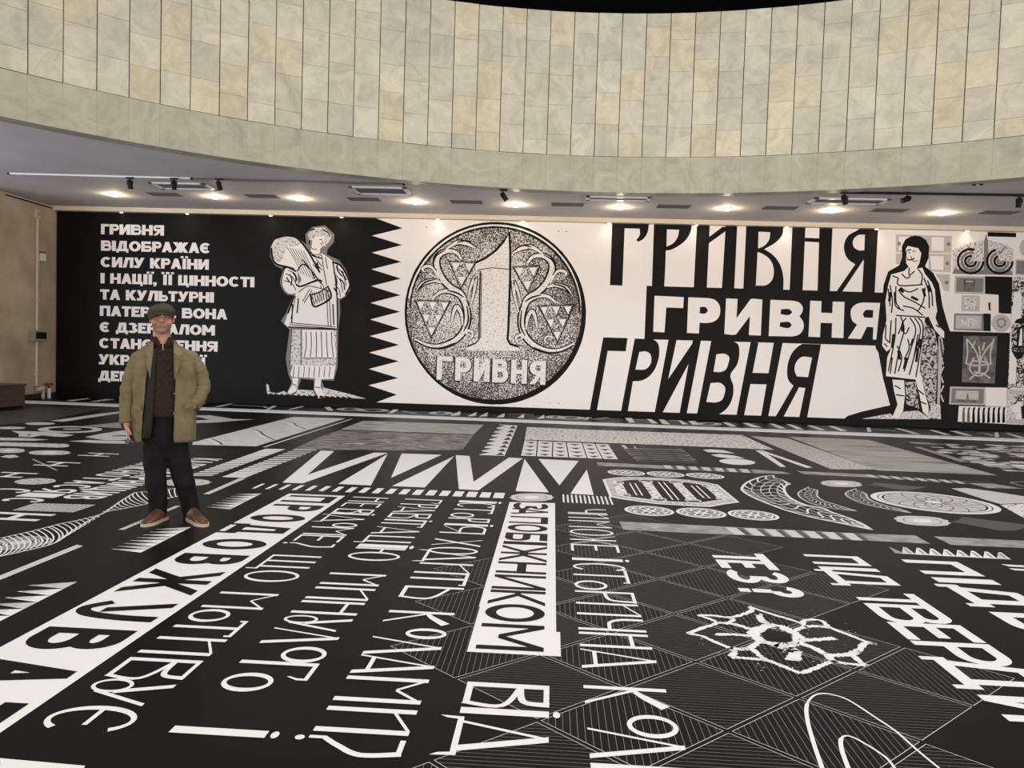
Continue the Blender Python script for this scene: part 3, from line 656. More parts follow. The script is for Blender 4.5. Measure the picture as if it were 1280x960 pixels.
fpx('200,535.5 226,519.5 262,519 292,523.8 318,524.4 290,526.3 270,528.2 236,529.2', LGR); fpx('226,522 250,521.6 262,524.6 236,526', BLK, 2)
# bold words on the left, seen from far away
def farword(sx, sy, ex, ey, wid, chars):                    # letters between two points of the base line
    p, q = Vector(FP((sx, sy))), Vector(FP((ex, ey))); n = len(chars); L_ = p.y - q.y
    for k, c in enumerate(chars):
        if c == ' ': continue
        for o, hl in glyph(c, L_ / n * .80, wid, wid * .13, wid * .14):
            g = lambda z: [(p.x + (q.x - p.x) * (k / n) + v_, p.y - L_ * k / n - u_) for u_, v_ in z]
            FL.fill(g(o), WHT, 2, [g(z) for z in hl])
farword(243, 572.5, 69, 624, .37, 'КАЛЕНДАРНИЦИВ'); farword(196, 573, -10, 628, .37, 'БАНКНОТАСЯІС'); farword(-2, 640, -8, 652, .5, 'Н')
farword(112, 566, 109, 571, .40, 'Н'); farword(61, 577, 55, 583.5, .40, 'Н'); farword(4, 590, -2, 598, .40, 'Н'); farword(-4, 610, -12, 617, .40, 'С')
# far row of words between the strip and the board
for t_ in ('563.1,518.8 575,514.8 574.6,518.8 566,519.3', '585,519.6 595.5,516 594,519.8 587,520', '599,520.4 609.5,516.2 608.5,520', '621,521.2 630.7,517.2 629.5,521.2', '646.5,522 655,518 654.5,522', '672,523 680,519 680,522.8', '781.5,523.2 789.4,523.2 793,527.3 787,527.6', '808.7,524.4 814,524.6 822,528.6 815,528.6', '824,525 830,525.2 837,529.6 828,529.2', '848,526 852,526.3 860,530 853,530', '861,527 868,527 876,530.6 866,530.3', '904,528.6 910,528.8 920,532.4 913,532.6', '929,529.4 936,529.6 951,533.8 940,533.4', '962,530.4 968,530.6 982,535 974,535', '984,531 990,531.4 1004,536 996,536', '1010,532.6 1015,532.6 1031,537 1024,537', '1036,533.2 1042,533.4 1058,538 1050,538', '1083.5,535 1087,535 1089,539 1084.5,539', '1120,536.2 1125,536.4 1149,541.6 1141,541.6', '1162,538.2 1168,538.4 1188,543 1180,543', '1188,539.4 1196,539.6 1215,544 1207,544', '1243.5,541.2 1247.5,541.2 1248.6,545.6 1244,545.8', '1257,542.2 1262,542.4 1282,547 1274,547', '84,500.4 108,498.2 112,498.6 92,501', '114,501.6 132,499.2 142,499.8 120,501.8', '245,505.4 254,503.9 258,504 248,506', '268,508 287,505 291,505.2 276,508', '332,511.8 340,508 346,508.2 336,511.6', '361,511.4 376,508.4 380,508.6 364,511.6', '406,509.6 412,509.2 416.5,512.6 410,512.6', '485,516 492,512.4 498,512.6 491,515.8'):
    q_ = px(t_); my = sum(p[1] for p in q_) / len(q_); mx_ = sum(p[0] for p in q_) / len(q_); FL.fill([FP((mx_ + (p[0] - mx_) * 1.12, my + (p[1] - my) * 1.35)) for p in q_], WHT, 2)
for cx_, cy_, rx in ((437, 511.6, 12), (466, 513, 16), (551, 516.4, 11), (714, 522.4, 13), (886, 530, 12), (694, 521.4, 8)):
    FL.stroke([FP(p) for p in circ(cx_, cy_, rx, 1.5, 24)], .16, LGR, 2, True)
for t_ in ('503,514 520,516.5 514,516.6', '635,517.4 667,518.2', '731,524.6 737,521.4 741,524.2 760,522.2', '292,506.4 330,508 333,509.6', '789,524 808,525.4', '837,525.4 850,526.4', '1088,536.6 1120,538.6', '1223,541 1232,542 1242,544.6'):
    FL.stroke([FP(p) for p in px(t_)], .10, LGR, 2)
# cracked star ornament, rough white
sk = fk(860, 740, .1875)
def rough(t, wd, closed=False):
    P_ = sm(sk(t), closed, 16); rr = random.Random(len(t)); P_ = [(p[0] + rr.uniform(-.002, .002), p[1] + rr.uniform(-.002, .002)) for p in P_]; FL.stroke(P_, [wd * 1.75 * rr.uniform(.65, 1.3) for _ in P_], WHT, 3, closed)
rough('0,280 100,240 190,205 70,155', .016); rough('70,155 180,160 290,170 420,130 410,100', .017); rough('410,100 560,150 680,185 770,215', .016); rough('770,190 880,190 950,240 1080,290 1180,330 1250,348', .016)
rough('1250,348 1180,345 1140,390 1100,415 1150,470 1190,492', .019); rough('1190,492 1060,480 960,468 850,510 750,545', .017); rough('750,545 640,500 530,460 400,445 285,435', .018); rough('285,435 310,400 280,375', .018); rough('280,375 180,335 90,295 0,280', .015)
rough('190,205 300,215 400,245 440,260', .020); rough('280,170 300,190 250,215', .016); rough('440,270 560,225 680,260 740,310 700,350 600,350 480,320', .035, True)
rough('470,150 490,190 540,220 600,245', .026); rough('180,285 300,285 420,295', .018); rough('480,330 420,370 370,385 280,375', .022); rough('430,380 470,420 520,455', .017); rough('580,350 660,380 710,400 705,460', .040)
rough('730,340 840,375 930,420 1060,420 1130,395', .024); rough('930,420 960,460 980,470', .020); rough('740,320 840,320 980,310', .024); rough('690,270 760,240 850,230 950,240', .020); rough('770,190 770,225 800,240', .014)
for t_, m_ in (('500,285 560,262 640,275 695,315 680,335 600,338 520,325', BLK),): FL.fill(sm(sk(t_), True), m_, 4)
rr = random.Random(9)
for k in range(160):
    x, y = rr.uniform(60, 1180), rr.uniform(120, 530)
    if abs((x - 620) / 620) + abs((y - 320) / 260) > 1.1: continue
    p = sk('%f,%f' % (x, y))[0]; FL.fill([(p[0], p[1]), (p[0] + rr.uniform(.006, .016), p[1] + .003), (p[0] + .007, p[1] + rr.uniform(.006, .014))], rr.choice((LGR, GRY)), 3)
# long loops at the lower right
l1 = fk(880, 800, 1 / 6)
FL.stroke(sm(l1('905,1010 885,960 830,800 783,640 768,540 775,480 800,440 835,415 880,405 950,410 1080,452 1280,580 1442,690 1600,830 1770,970'), n=8), [.0165] * 40 + [.010] * 73, WHT, 3)
FL.stroke(sm(l1('1100,1010 1080,960 1040,850 1025,780 1032,740 1060,722 1110,730 1180,765 1280,825 1370,890 1440,975'), n=8), [.017] * 32 + [.010] * 49, WHT, 3)
fp = FL.build('floor_print'); fp.parent = bpy.data.objects['floor']; tag(fp, 'white lettering and ornament printed on the black floor', kind='structure')

# ---------------------------------------------------------------- the printed board along the far wall
mural = MB().box(LWX + .03, 14.4, BY, BY + .05, .0, 4.56).build('mural', WBK)
tag(mural, 'long black and white printed wall board with a huge coin between two figures', 'mural')
mb = MB(); mb.box(LWX + .03, 14.4, BY - .03, BY, 0, .10, 0, .004)
mb.build('kickboard', WBK, mural)
def board(): return Print(lambda x, z, d: Vector((x, BY - d, z)))
def wk(ox, oy, sc): return K(ox, oy, sc, WP)
def wpx(pr, t, m=WWH, layer=1, holes=()): pr.fill([WP(tuple(map(float, q.split(',')))) for q in t.split()], m, layer, holes)
ZW0 = .145
# white field with a saw edge
pr = board(); k1 = wk(300, 240, .29178)
L_ = k1('565,115 697,155 565,187 695,227 565,260 692,299 563,331 690,371 562,403 688,442 560,475 686,513 558,546 684,585 556,617 682,655 554,688 680,725 552,758 678,797 551,828 672,868 585,897')
L_[0] = (L_[0][0], 4.56); L_[-1] = (L_[-1][0], ZW0)
pr.fill(L_ + [(14.35, ZW0), (14.35, 4.56)], WWH, 0)
pr.build('white_field', mural)
# opening words
def new_word(p_): p_.build('lettering', mural); return board()
Wd = (('ГРИВНЯ', 126.2, 205, 292.7), ('ВІДОБРАЖАЄ', 126.2, 263.3, 313.3), ('СИЛУ КРАЇНИ', 125.8, 261, 333.7), ('І НАЦІЇ, ЇЇ ЦІННОСТІ', 125.6, 318, 354), ('ТА КУЛЬТУРНІ', 125.2, 267.5, 374.3), ('ПАТЕРНИ. ВОНА', 124.8, 284, 394.7), ('Є ДЗЕРКАЛОМ', 124.6, 268.7, 415), ('СТАНОВЛЕННЯ', 124, 272, 435), ('УКРАЇНСЬКОЇ', 123.4, 257, 455.3), ('ДЕРЖАВИ', 122.8, 222, 475.7))
for s_, a_, c_, y in Wd:
    pr = board(); p = WP((a_, y)); q = WP((c_, y)); text(pr, s_, p[0], q[0], p[1], .247, WWH, nxt=new_word).build('lettering', mural)
# three rows of the big word
pr = board(); k2 = wk(740, 260, .28125); B = WBK
def bl(t, *h, m=None, l=2): pr.fill(smc(k2(t), .36), m or B, l, [smc(k2(x), .36) for x in h])
bl('90,60 253,64 252,80 246,110 225,140 205,150 197,142 212,120 212,92 145,90 135,345 80,343'.replace('90,60', '90,60'))
bl('276,60 443,66 442,85 437,108 420,138 385,168 345,187 328,189 326,260 321,352 266,350', '333,95 388,97 380,130 360,157 331,172')
bl('467,60 524,63 510,358 452,356'); bl('595,66 646,68 632,362 577,360'); bl('518,130 580,84 600,84 598,100 519,157')
bl('686,70 850,74 850,92 846,118 820,150 765,183 800,205 835,250 850,305 850,368 672,362', '740,105 793,108 785,145 765,168 738,180', '736,195 760,205 795,235 808,280 800,320 780,340 728,345')
bl('891,74 949,78 936,370 878,368'); bl('1011,80 1069,83 1057,376 1002,372'); bl('947,132 1012,135 1010,153 946,149')
bl('1272,86 1212,84 1170,104 1140,122 1122,155 1122,195 1140,230 1170,250 1083,376 1108,378 1208,228 1200,380 1256,382', '1213,118 1180,122 1160,145 1162,170 1185,188 1210,188')
bl('243,345 268,347 1040,368 1400,380 1400,620 1270,612 233,583')
w_ = WWH
bl('278,390 408,396 405,445 330,442 322,553 272,550', m=w_, l=4); bl('428,397 510,400 545,408 566,432 570,455 560,490 540,505 510,511 478,510 475,558 422,555', '480,440 505,441 516,455 505,468 478,468', m=w_, l=4)
bl('596,402 647,404 642,490 705,405 757,407 750,567 697,565 702,480 640,562 588,560', m=w_, l=4)
bl('793,408 890,412 920,420 936,440 935,460 922,482 938,505 938,540 920,562 890,571 785,569', '840,450 880,452 890,463 880,473 838,472', '836,508 880,510 888,520 880,530 834,528', m=w_, l=4)
bl('970,412 1020,414 1018,465 1068,467 1070,416 1122,417 1117,578 1065,576 1067,512 1016,510 1013,574 962,572', m=w_, l=4)
bl('1280,422 1205,420 1170,430 1152,450 1150,475 1160,505 1178,518 1137,580 1195,582 1222,528 1250,530 1248,584 1263,585', '1250,455 1215,455 1203,470 1210,487 1248,488', m=w_, l=4)
bl('50,575 158,578 150,637 70,635 20,910 -12,908'); bl('190,580 270,583 292,600 299,630 290,690 272,728 245,755 215,768 182,770 158,910 128,908', '210,640 240,638 258,648 264,668 256,700 240,715 193,718')
bl('340,585 376,587 330,800 308,915 278,912'); bl('312,800 455,588 484,590 312,912 296,908'); bl('448,588 484,590 420,920 388,918')
bl('530,590 625,592 648,605 655,640 645,695 615,745 628,790 622,850 600,890 555,920 466,920', '553,650 595,650 608,660 606,690 592,720 575,728 540,728', '527,778 575,780 590,795 588,830 575,855 560,862 508,862')
bl('705,595 740,598 675,928 641,926'); bl('690,732 812,735 805,785 690,782'); bl('808,598 847,600 782,934 750,932')
bl('1018,606 935,604 900,630 875,675 867,725 873,765 895,790 813,932 848,934 920,797 948,800 920,936 955,938', '978,665 930,663 908,685 900,720 910,748 960,752')
pr.build('lettering', mural)
# the coin
pr = board(); kc = wk(490, 260, .27083)
cc = Vector(kc('472,485')[0]); cr_ = .27083 * 418 * BY / 960
CST = mat('coin_stipple', (.5, .5, .5), .45); nt = CST.node_tree; Nn = nt.nodes; Ln = nt.links
tc = Nn.new('ShaderNodeTexCoord'); no = Nn.new('ShaderNodeTexNoise'); no.inputs['Scale'].default_value = 34; no.inputs['Detail'].default_value = 3
Ln.new(tc.outputs['Object'], no.inputs['Vector'])
gr = Nn.new('ShaderNodeVectorMath'); gr.operation = 'DISTANCE'; gr.inputs[1].default_value = (cc.x - .28, BY, cc.y + .22); Ln.new(tc.outputs['Object'], gr.inputs[0])
n2 = Nn.new('ShaderNodeTexNoise'); n2.inputs['Scale'].default_value = 1.6; n2.inputs['Detail'].default_value = 4; Ln.new(tc.outputs['Object'], n2.inputs['Vector'])
m1 = Nn.new('ShaderNodeMapRange'); m1.inputs[1].default_value = .9; m1.inputs[2].default_value = 2.5; m1.inputs[3].default_value = .0; m1.inputs[4].default_value = -.13; Ln.new(gr.outputs['Value'], m1.inputs[0])
m2 = Nn.new('ShaderNodeMath'); m2.operation = 'MULTIPLY_ADD'; m2.inputs[1].default_value = .30; Ln.new(n2.outputs['Fac'], m2.inputs[0]); Ln.new(m1.outputs[0], m2.inputs[2])
m3 = Nn.new('ShaderNodeMath'); m3.operation = 'ADD'; Ln.new(no.outputs['Fac'], m3.inputs[0]); Ln.new(m2.outputs[0], m3.inputs[1])
rp = Nn.new('ShaderNodeValToRGB'); rp.color_ramp.elements[0].position = .53; rp.color_ramp.elements[1].position = .70; rp.color_ramp.elements[0].color = (.02, .018, .016, 1); rp.color_ramp.elements[1].color = (.74, .71, .68, 1)
Ln.new(m3.outputs[0], rp.inputs[0]); Ln.new(rp.outputs[0], Nn['Principled BSDF'].inputs['Base Color'])
COL = noisy('coin_light', (.30, .28, .27), (.78, .75, .72), 26, .30, .46, .45, 3)
J = random.Random(2)
rim = [(cc.x + math.cos(a) * cr_ * J.uniform(.992, 1.004), cc.y + math.sin(a) * cr_ * J.uniform(.992, 1.004)) for a in (2 * PI * k / 150 for k in range(150))]
pr.fill(rim, CST, 1)
W_ = [.05 + .075 * max(0, math.cos(2 * PI * k / 120 + .9)) + .012 * J.random() for k in range(120)]
pr.stroke([(cc.x + math.cos(a) * cr_ * .985, cc.y + math.sin(a) * cr_ * .985) for a in (2 * PI * k / 120 for k in range(120))], W_, WBK, 3, True)
arc = lambda r, a0, a1: [(cc.x + math.cos(math.radians(a0 + (a1 - a0) * k / 60)) * cr_ * r, cc.y + math.sin(math.radians(a0 + (a1 - a0) * k / 60)) * cr_ * r) for k in range(61)]
pr.stroke(arc(.965, 8, 172), .045, WWH, 2); pr.stroke(arc(.94, 2, 178), [.03 + .025 * J.random() for _ in range(60)], WBK, 3)
def cl(t, m=None, l=4): pr.fill(kc(t), m or COL, l)
def cs(t, wd, m=None, l=5, mir=True):
    P_ = sm(kc(t)); n = len(P_); pr.stroke(P_, [wd * (.45 + .75 * math.sin(PI * (k + .5) / n)) for k in range(n)], m or WBK, l)
    if mir:
        t2 = ' '.join('%g,%g' % (945 - float(a), float(b) + 21) for a, b in (q.split(',') for q in t.split())); cs(t2, wd, m, l, False)
one = '541,112 546,200 545,330 537,560 533,605 545,628 584,640 584,660 345,658 346,640 385,625 402,605 404,420 408,290 386,288 386,252 430,232 480,195 515,155'
cl(one); pr.stroke(kc('386,252 430,232 480,195 515,155 541,112 546,200 545,330 537,560 533,605 545,628 584,640'), .055, WBK, 5); pr.stroke(kc('346,640 385,625 402,605 404,420 408,290'), .035, WBK, 5)
pr.stroke(kc('414,300 411,420 409,600'), .02, WBK, 6); pr.stroke(kc('395,286 460,276 540,282'), .02, WBK, 5)
LT = '105,605 160,632 220,638 285,615 330,570 348,510 340,450 315,405 270,385 225,388 190,415'
for t_, wl in ((LT, .10), ('345,520 340,440 320,395 270,365 232,325 208,270 212,225 250,200 295,205 320,235', .10), ('150,295 140,280 165,268 190,280 215,330', .055), ('112,390 140,350 190,335 230,345', .07), ('250,190 300,160 345,165 385,185', .07), ('275,530 285,480 300,455 320,490 325,540', .07), ('350,420 365,360 385,320 378,390 360,460', .06), ('365,590 345,580 350,565 372,575 365,600 340,610', .05), ('215,590 205,575 230,572 240,592 225,605', .035)):
    cs(t_, wl * 1.7, WBK, 3); cs(t_, wl, COL, 4)
for t_ in ('108,612 165,642 225,646 292,622', '255,380 300,392 330,412', '330,570 352,520 346,450', '205,290 190,260 205,220 245,195', '110,392 150,345 200,330', '300,160 345,152 390,182'): cs(t_, .035)
for A_, sz in (('105,425 270,430 180,602', 3), ('262,245 388,250 318,372', 2)):
    for mir in (0, 1):
        p = [tuple(map(float, q.split(','))) for q in A_.split()]
        if mir: p = [(945 - x, y + 21) for x, y in p]
        p = [kc('%g,%g' % q)[0] for q in p]; pr.fill(p, CST, 5); pr.stroke(p, .05, WBK, 6, True)
        for i in range(sz):
            for j in range(sz - i):
                f_ = lambda u, v: tuple(p[0][c] + (p[1][c] - p[0][c]) * u + (p[2][c] - p[0][c]) * v for c in (0, 1)); e = 1 / sz
                tr = [f_((j + .12) * e, (i + .1) * e), f_((j + .82) * e, (i + .1) * e), f_((j + .12) * e, (i + .8) * e)]; pr.fill(tr, WWH, 6); pr.stroke(tr, .02, WBK, 7, True)
kl = kc('205,792')[0], kc('720,818')[0]; LH = abs(kc('205,684')[0][1] - kc('205,792')[0][1])
for k, c in enumerate('ГРИВНЯ'):
    x = kl[0][0] + (kl[1][0] - kl[0][0]) * k / 6; z = kl[0][1] + (kl[1][1] - kl[0][1]) * k / 6; w1 = (kl[1][0] - kl[0][0]) / 6 * .86
    for dx, dz, m_, l_, g in ((-.03, -.03, WBK, 4, 1.14), (.0, .0, COL, 5, 1.0)):
        for o, hl in glyph(c, w1 * g, LH * (1 + (g - 1) * .4), .125 * g, .11 * g):
            f_ = lambda q: [(x + dx + u, z + dz + v) for u, v in q]
            pr.fill(f_(o), m_, l_, [f_(q) for q in hl])
pr.build('coin_picture', mural)
# woman with a sheaf
pr = board()
def rp_(t, m=WWH, l=2, s_=False): P_ = k1(t); pr.fill(sm(P_, True, 4) if s_ else P_, m, l)
def ln(t, wd=.022, m=WBK, l=5, s_=True): P_ = k1(t); pr.stroke(sm(P_, False, 4) if s_ else P_, wd, m, l)
rp_('280,180 310,150 365,143 405,182 402,215 375,245 372,268 425,292 455,335 474,385 472,420 450,450 428,462 430,520 420,600 418,745 402,808 348,806 360,835 370,880 330,880 316,850 316,806 262,800 246,850 210,868 200,862 222,815 208,785 196,715 212,590 176,552 196,520 228,446 195,440 165,390 180,330 150,315 130,280 130,235 150,200 190,184 240,190 285,225', WGR, 1)
rp_('290,180 318,153 362,152 393,185 388,205 366,232 346,240 322,225 300,215', WSL, 2); rp_('306,205 330,190 362,190 364,210 352,232 344,242 342,265 305,262 302,230')
for t_ in ('340,205 352,203', '343,220 350,222 348,228', '352,207 356,222', '308,206 306,240 330,246', '300,262 325,270 348,262', '305,270 328,280 350,268'): ln(t_, .018)
rp_('135,240 152,205 192,192 238,198 272,226 300,270 340,345 372,395 392,452 345,482 312,488 295,442 262,370 238,330 205,322 158,308 137,280', WWH, 3, True)
rp_('138,240 152,208 190,196 215,202 200,240 180,290 165,302 142,282', WSL, 4, True); rp_('190,196 238,200 262,220 230,235 205,225', WSL, 4, True)
for k in range(7): ln('%d,%d %d,%d %d,%d' % (200 + 12 * k, 235 + 3 * k, 235 + 13 * k, 290 + 8 * k, 262 + 13 * k, 350 + 6 * k), .014)
for k in range(7): ln('%d,%d %d,%d' % (304 + 12 * k, 440 - 3 * k, 322 + 10 * k, 482 - 4 * k), .016)
rp_('300,255 350,262 385,285 400,300 414,420 418,585 205,578 190,565 205,520 238,440 250,400 262,380', WWH, 2)
rp_('195,330 225,322 245,340 250,390 262,402 340,372 376,400 382,425 330,412 290,402 250,430 208,434 182,395', WWH, 4, True)
rp_('395,300 430,315 458,360 470,400 452,440 425,455 400,430 398,380', WWH, 3, True)
for t_ in ('195,350 225,365 240,395', '190,380 220,390 240,420', '205,335 235,350 246,380', '250,430 290,404 340,412 382,425', '262,402 320,385 345,375', '345,400 350,415', '358,402 360,418', '410,320 440,350 455,400', '400,345 430,380 440,430', '405,395 425,420 430,450', '420,330 445,345', '300,415 268,470', '310,420 275,475', '350,272 362,350 372,400', '366,280 375,330', '370,415 378,575', '382,440 390,580', '215,560 410,578', '212,568 412,586', '238,445 218,545', '325,285 352,320', '320,300 352,335', '312,310 345,345'): ln(t_, .020)
for t_ in ('245,340 268,310 300,330 320,372', '398,300 414,420 418,585', '205,578 418,588', '300,255 320,275 350,285', '345,485 390,452', '302,440 340,430 380,402'): ln(t_, .032)
rp_('220,590 412,592 414,700 410,745 215,742 212,715', WSL, 2); rp_('270,590 400,592 412,708 380,712 330,715 270,712', WWH, 3)
for k in range(6): ln('%d,598 %d,655 %d,708' % (282 + 22 * k, 284 + 22 * k, 276 + 25 * k), .020)
for t_ in ('222,590 214,740', '262,590 262,742', '270,712 400,712'): ln(t_, .02)
rp_('226,742 410,745 400,800 345,802 300,796 222,792 215,780'); rp_('295,712 340,714 345,745 300,745')
for k in range(8): ln('%d,748 %d,794' % (232 + 22 * k, 228 + 22 * k), .017)
rp_('224,796 250,796 246,830 240,855 215,868 204,858 226,822'); rp_('322,800 348,802 345,835 362,872 338,880 318,848')
for t_ in ('226,822 244,832', '322,836 344,838'): ln(t_, .02)
rp_('112,822 116,866 540,886 480,868 350,836 355,868 372,880 330,884 312,850 246,846 240,862 212,872 190,852 160,862 128,856 122,826', WSL, 1)
for k in range(15): ln('%d,%d %d,%d' % (125 + 24 * k, 866 + k, 142 + 24 * k, 872 + k), .05)
for t_ in ('272,226 300,268 342,345', '150,200 195,188 240,195 272,226', '135,240 140,285 160,310 205,322 240,340', '302,438 314,488 345,483 390,452 378,408', '240,395 262,404 330,378 352,384', '395,300 432,316 460,362 471,402 452,440', '205,520 232,446', '228,446 196,440 168,392 182,335 200,322 232,330'): ln(t_, .045)
for k in range(9): ln('%d,%d %d,%d' % (300 + 9 * k, 432 - 2 * k, 308 + 9 * k, 485 - 4 * k), .014)
for k in range(12): ln('%d,%d %d,%d' % (265 + 7 * k, 290 + 9 * k, 280 + 7 * k, 300 + 9 * k), .022)
for t_ in ('212,352 222,372 218,400', '200,365 212,388', '225,345 238,362 240,385', '415,312 420,340 440,362', '428,372 445,392 448,420', '408,360 415,385 410,420', '436,340 456,378', '402,410 420,440', '225,480 222,560', '250,455 245,520', '398,480 402,570', '330,300 338,330', '300,205 296,225', '352,160 375,172 386,190', '300,165 320,158'): ln(t_, .032)
pr.build('woman_picture', mural)
# man with a spade
pr = board(); k3 = wk(1060, 260, .29178); k1s = k1; k1 = k3
rp_('245,135 268,122 290,118 312,122 335,138 348,165 345,215 330,250 365,278 390,325 405,420 425,490 437,528 700,535 690,930 470,930 -20,930 -20,905 0,890 60,872 180,845 150,730 130,620 118,600 118,400 148,385 152,330 172,272 220,245 232,210 230,165', WBK, 3)
rp_('248,175 256,163 300,172 314,195 306,235 292,262 262,256 250,238 247,210', WWH, 5); ln('252,182 270,178', .03, WBK, 7); ln('258,190 268,192', .02, WBK, 7); ln('276,184 290,186', .02, WBK, 7); ln('250,186 248,212 256,214', .02, WBK, 7); ln('252,222 270,222 285,215', .03, WBK, 7); ln('268,205 280,228 300,225', .018, WBK, 7)
rp_('240,270 262,250 290,262 318,255 330,283 358,318 372,350 376,400 382,440 374,470 388,505 412,530 412,558 395,548 370,520 345,465 330,470 318,560 312,640 305,737 162,720 168,640 185,600 165,615 146,590 150,540 165,480 160,400 172,330 185,285', WWH, 5)
rp_('190,735 240,738 244,800 236,870 214,900 190,896 212,842 196,780', WWH, 5); rp_('290,740 310,700 328,790 345,850 345,895 320,872 306,800', WWH, 5)
rp_('320,480 372,530 385,600 375,840 350,845 330,790 312,720', WST, 4); rp_('245,745 290,745 305,860 250,840', WST, 4)
rp_('200,900 240,872 300,868 345,895 350,905 60,903 180,880', WSL, 4); rp_('355,838 395,842 398,905 342,900', WSL, 6); rp_('388,550 402,548 410,600 400,700 392,842 382,842', WLG, 6)
for t_ in ('215,300 220,332 320,328', '205,335 205,400 222,430', '300,262 318,290 312,330', '262,256 262,288 285,270', '230,282 250,300 268,292', '190,290 215,300', '180,330 190,400 185,450', '172,345 180,420', '198,360 204,420 240,440', '340,310 358,360 362,420', '325,300 345,360 348,430', '215,350 240,380 280,400 330,430', '225,340 260,360 300,345', '235,420 280,430 320,460', '330,340 322,400 300,440', '205,470 200,560 172,700', '225,465 240,520 220,600 200,710', '250,470 230,500 245,540 262,510', '265,470 290,520 270,600 240,700', '285,470 310,520 290,610 262,715', '210,590 230,640 215,700', '300,470 322,510 305,640 290,725', '185,480 178,580', '162,500 160,560', '205,460 330,468', '240,480 215,540', '300,540 282,640', '190,640 180,710', '255,560 262,600 240,650', '200,760 225,775', '205,800 240,805', '300,780 325,800', '310,830 335,840', '395,560 405,640', '376,500 392,512', '160,560 175,575', '155,580 168,595'): ln(t_, .030, WBK, 7)
for t_ in ('220,345 238,362', '270,380 300,395', '320,345 330,380', '182,360 176,400', '235,500 232,530', '280,560 270,590', '215,610 222,650', '345,330 352,360', '250,640 240,690', '300,600 292,660', '310,560 303,600', '195,540 188,600'): ln(t_, .06, WBK, 7)
for k in range(7): ln('%d,%d %d,%d' % (398 + (k % 2) * 12, 560 + 40 * k, 408 - (k % 2) * 12, 590 + 40 * k), .03, WSL, 7)
pr.build('man_picture', mural)
# banknotes, emblem and patterned cards at the right end
def card(name, polys):
    global pr
    pr = board()
    for t_, m_, l_ in polys: pr.fill(k3(t_), m_, l_)
    return pr.build(name, mural)
card('banknote_picture', [('205,113 445,120 440,276 345,270 345,200 230,245 205,240', WLG, 1), ('375,282 437,285 434,357 410,354 398,320', WLG, 1), ('218,122 300,124 240,180 218,180', WWH, 2), ('358,124 412,126 410,184 357,182', WWH, 2), ('352,205 410,207 408,266 358,264', WWH, 2), ('205,190 445,193 445,197 205,195', WWH, 2), ('423,148 438,149 437,163 423,162', WGR, 2), ('418,230 433,231 432,245 418,244', WGR, 2), ('415,312 430,313 429,327 415,326', WGR, 2), ('212,145 226,145 226,160 212,160', WGR, 2)])
orn = card('ornament_picture', [('448,180 520,150 590,135 660,150 710,180 708,288 448,280', WSL, 1), ('455,262 700,268 706,288 448,282', WGR, 2), ('583,140 592,110 600,142 602,270 582,270', WGR, 3), ('500,150 520,165 545,200 530,190', WGR, 3), ('685,155 665,170 640,205 655,195', WGR, 3)])
pr = board()
for cx_ in (525, 650):
    for r_ in (52, 36, 22, 9): pr.stroke(k3(' '.join('%g,%g' % (cx_ + r_ * math.cos(2 * PI * q / 20) * 1.05, 228 + r_ * math.sin(2 * PI * q / 20)) for q in range(15 if cx_ > 600 else 17))), .055, WBK if r_ in (52, 22) else WGR, 4)
pr.build('ornament_scroll', mural)
for t_ in ('598,103 720,107 720,125 598,122', '587,292 704,295 702,453 660,452 645,448 645,372 587,368', '580,452 612,453 611,528 579,527'): card('dark_block', [(t_, WBK, 2)])
card('banknote_picture', [('457,290 588,293 586,370 455,366', WLG, 2), ('465,298 580,301 578,362 463,358', WGR, 3), ('495,305 545,306 544,355 494,354', WPH, 4), ('505,312 536,313 535,318 505,317', WLG, 5)])
card('banknote_picture', [('485,370 645,372 640,450 483,445', WWH, 2), ('487,373 565,375 563,444 485,442', WLG, 3), ('500,382 550,384 548,434 498,432', WSL, 4), ('600,408 610,402 610,434 616,438 598,438 603,434', WBK, 4)])
card('banknote_picture', [('455,452 580,454 578,527 452,523', WGR, 2), ('463,460 572,462 570,519 460,516', WLG, 3), ('480,480 520,470 555,482 550,505 485,502', WSL, 4)])
card('coin_picture', [('612,452 700,455 697,534 611,530', WWH, 2)] + [(' '.join('%g,%g' % (655 + 41 * math.cos(2 * PI * q / 24), 493 + 38 * math.sin(2 * PI * q / 24)) for q in range(24)), WLG, 3), ('635,480 660,470 678,482 674,505 655,516 640,505', WGR, 4), ('640,484 660,476 670,486 668,502 655,508 645,500', WLG, 5)])
card('emblem_picture', [('495,547 640,550 628,752 487,746', WPH, 4)])
pr = board(); k1 = k3
for t_ in ('508,560 512,620 505,665', '508,560 540,600 560,650 565,700', '625,560 610,620 612,670', '625,570 590,610 565,660 560,710', '560,590 566,640 562,700', '540,640 520,690 560,720 600,690 585,640', '505,665 540,675 610,668', '535,655 595,660', '540,700 590,715', '530,600 545,570', '585,575 575,610', '520,735 560,700', '610,730 575,705'): ln(t_, .035, WLG, 6)
ln('512,610 605,640', .02, WGR, 6); pr.build('emblem_lines', mural)
card('banknote_picture', [('437,765 590,768 588,845 433,841', WLG, 4), ('445,773 582,776 580,839 441,835', WGR, 5), ('462,782 560,784 558,822 460,818', WLG, 6), ('505,825 512,790 520,826 550,822 548,832 470,830 475,820', WPH, 7), ('590,768 682,770 680,852 588,848', WWH, 4)])
pr = board(); pr.fill(k3('475,848 682,853 678,925 470,915'), WWH, 4)
for k in range(9): pr.fill(k3('%g,856 %g,852 %g,870 %g,918 %g,922 %g,890' % (492 + 21.5 * k, 503 + 21.5 * k, 499 + 21.5 * k, 501 + 21.5 * k, 488 + 21.5 * k, 489 + 21.5 * k)), WPH if k < 2 else WBK, 5)
pr.build('ripple_picture', mural)
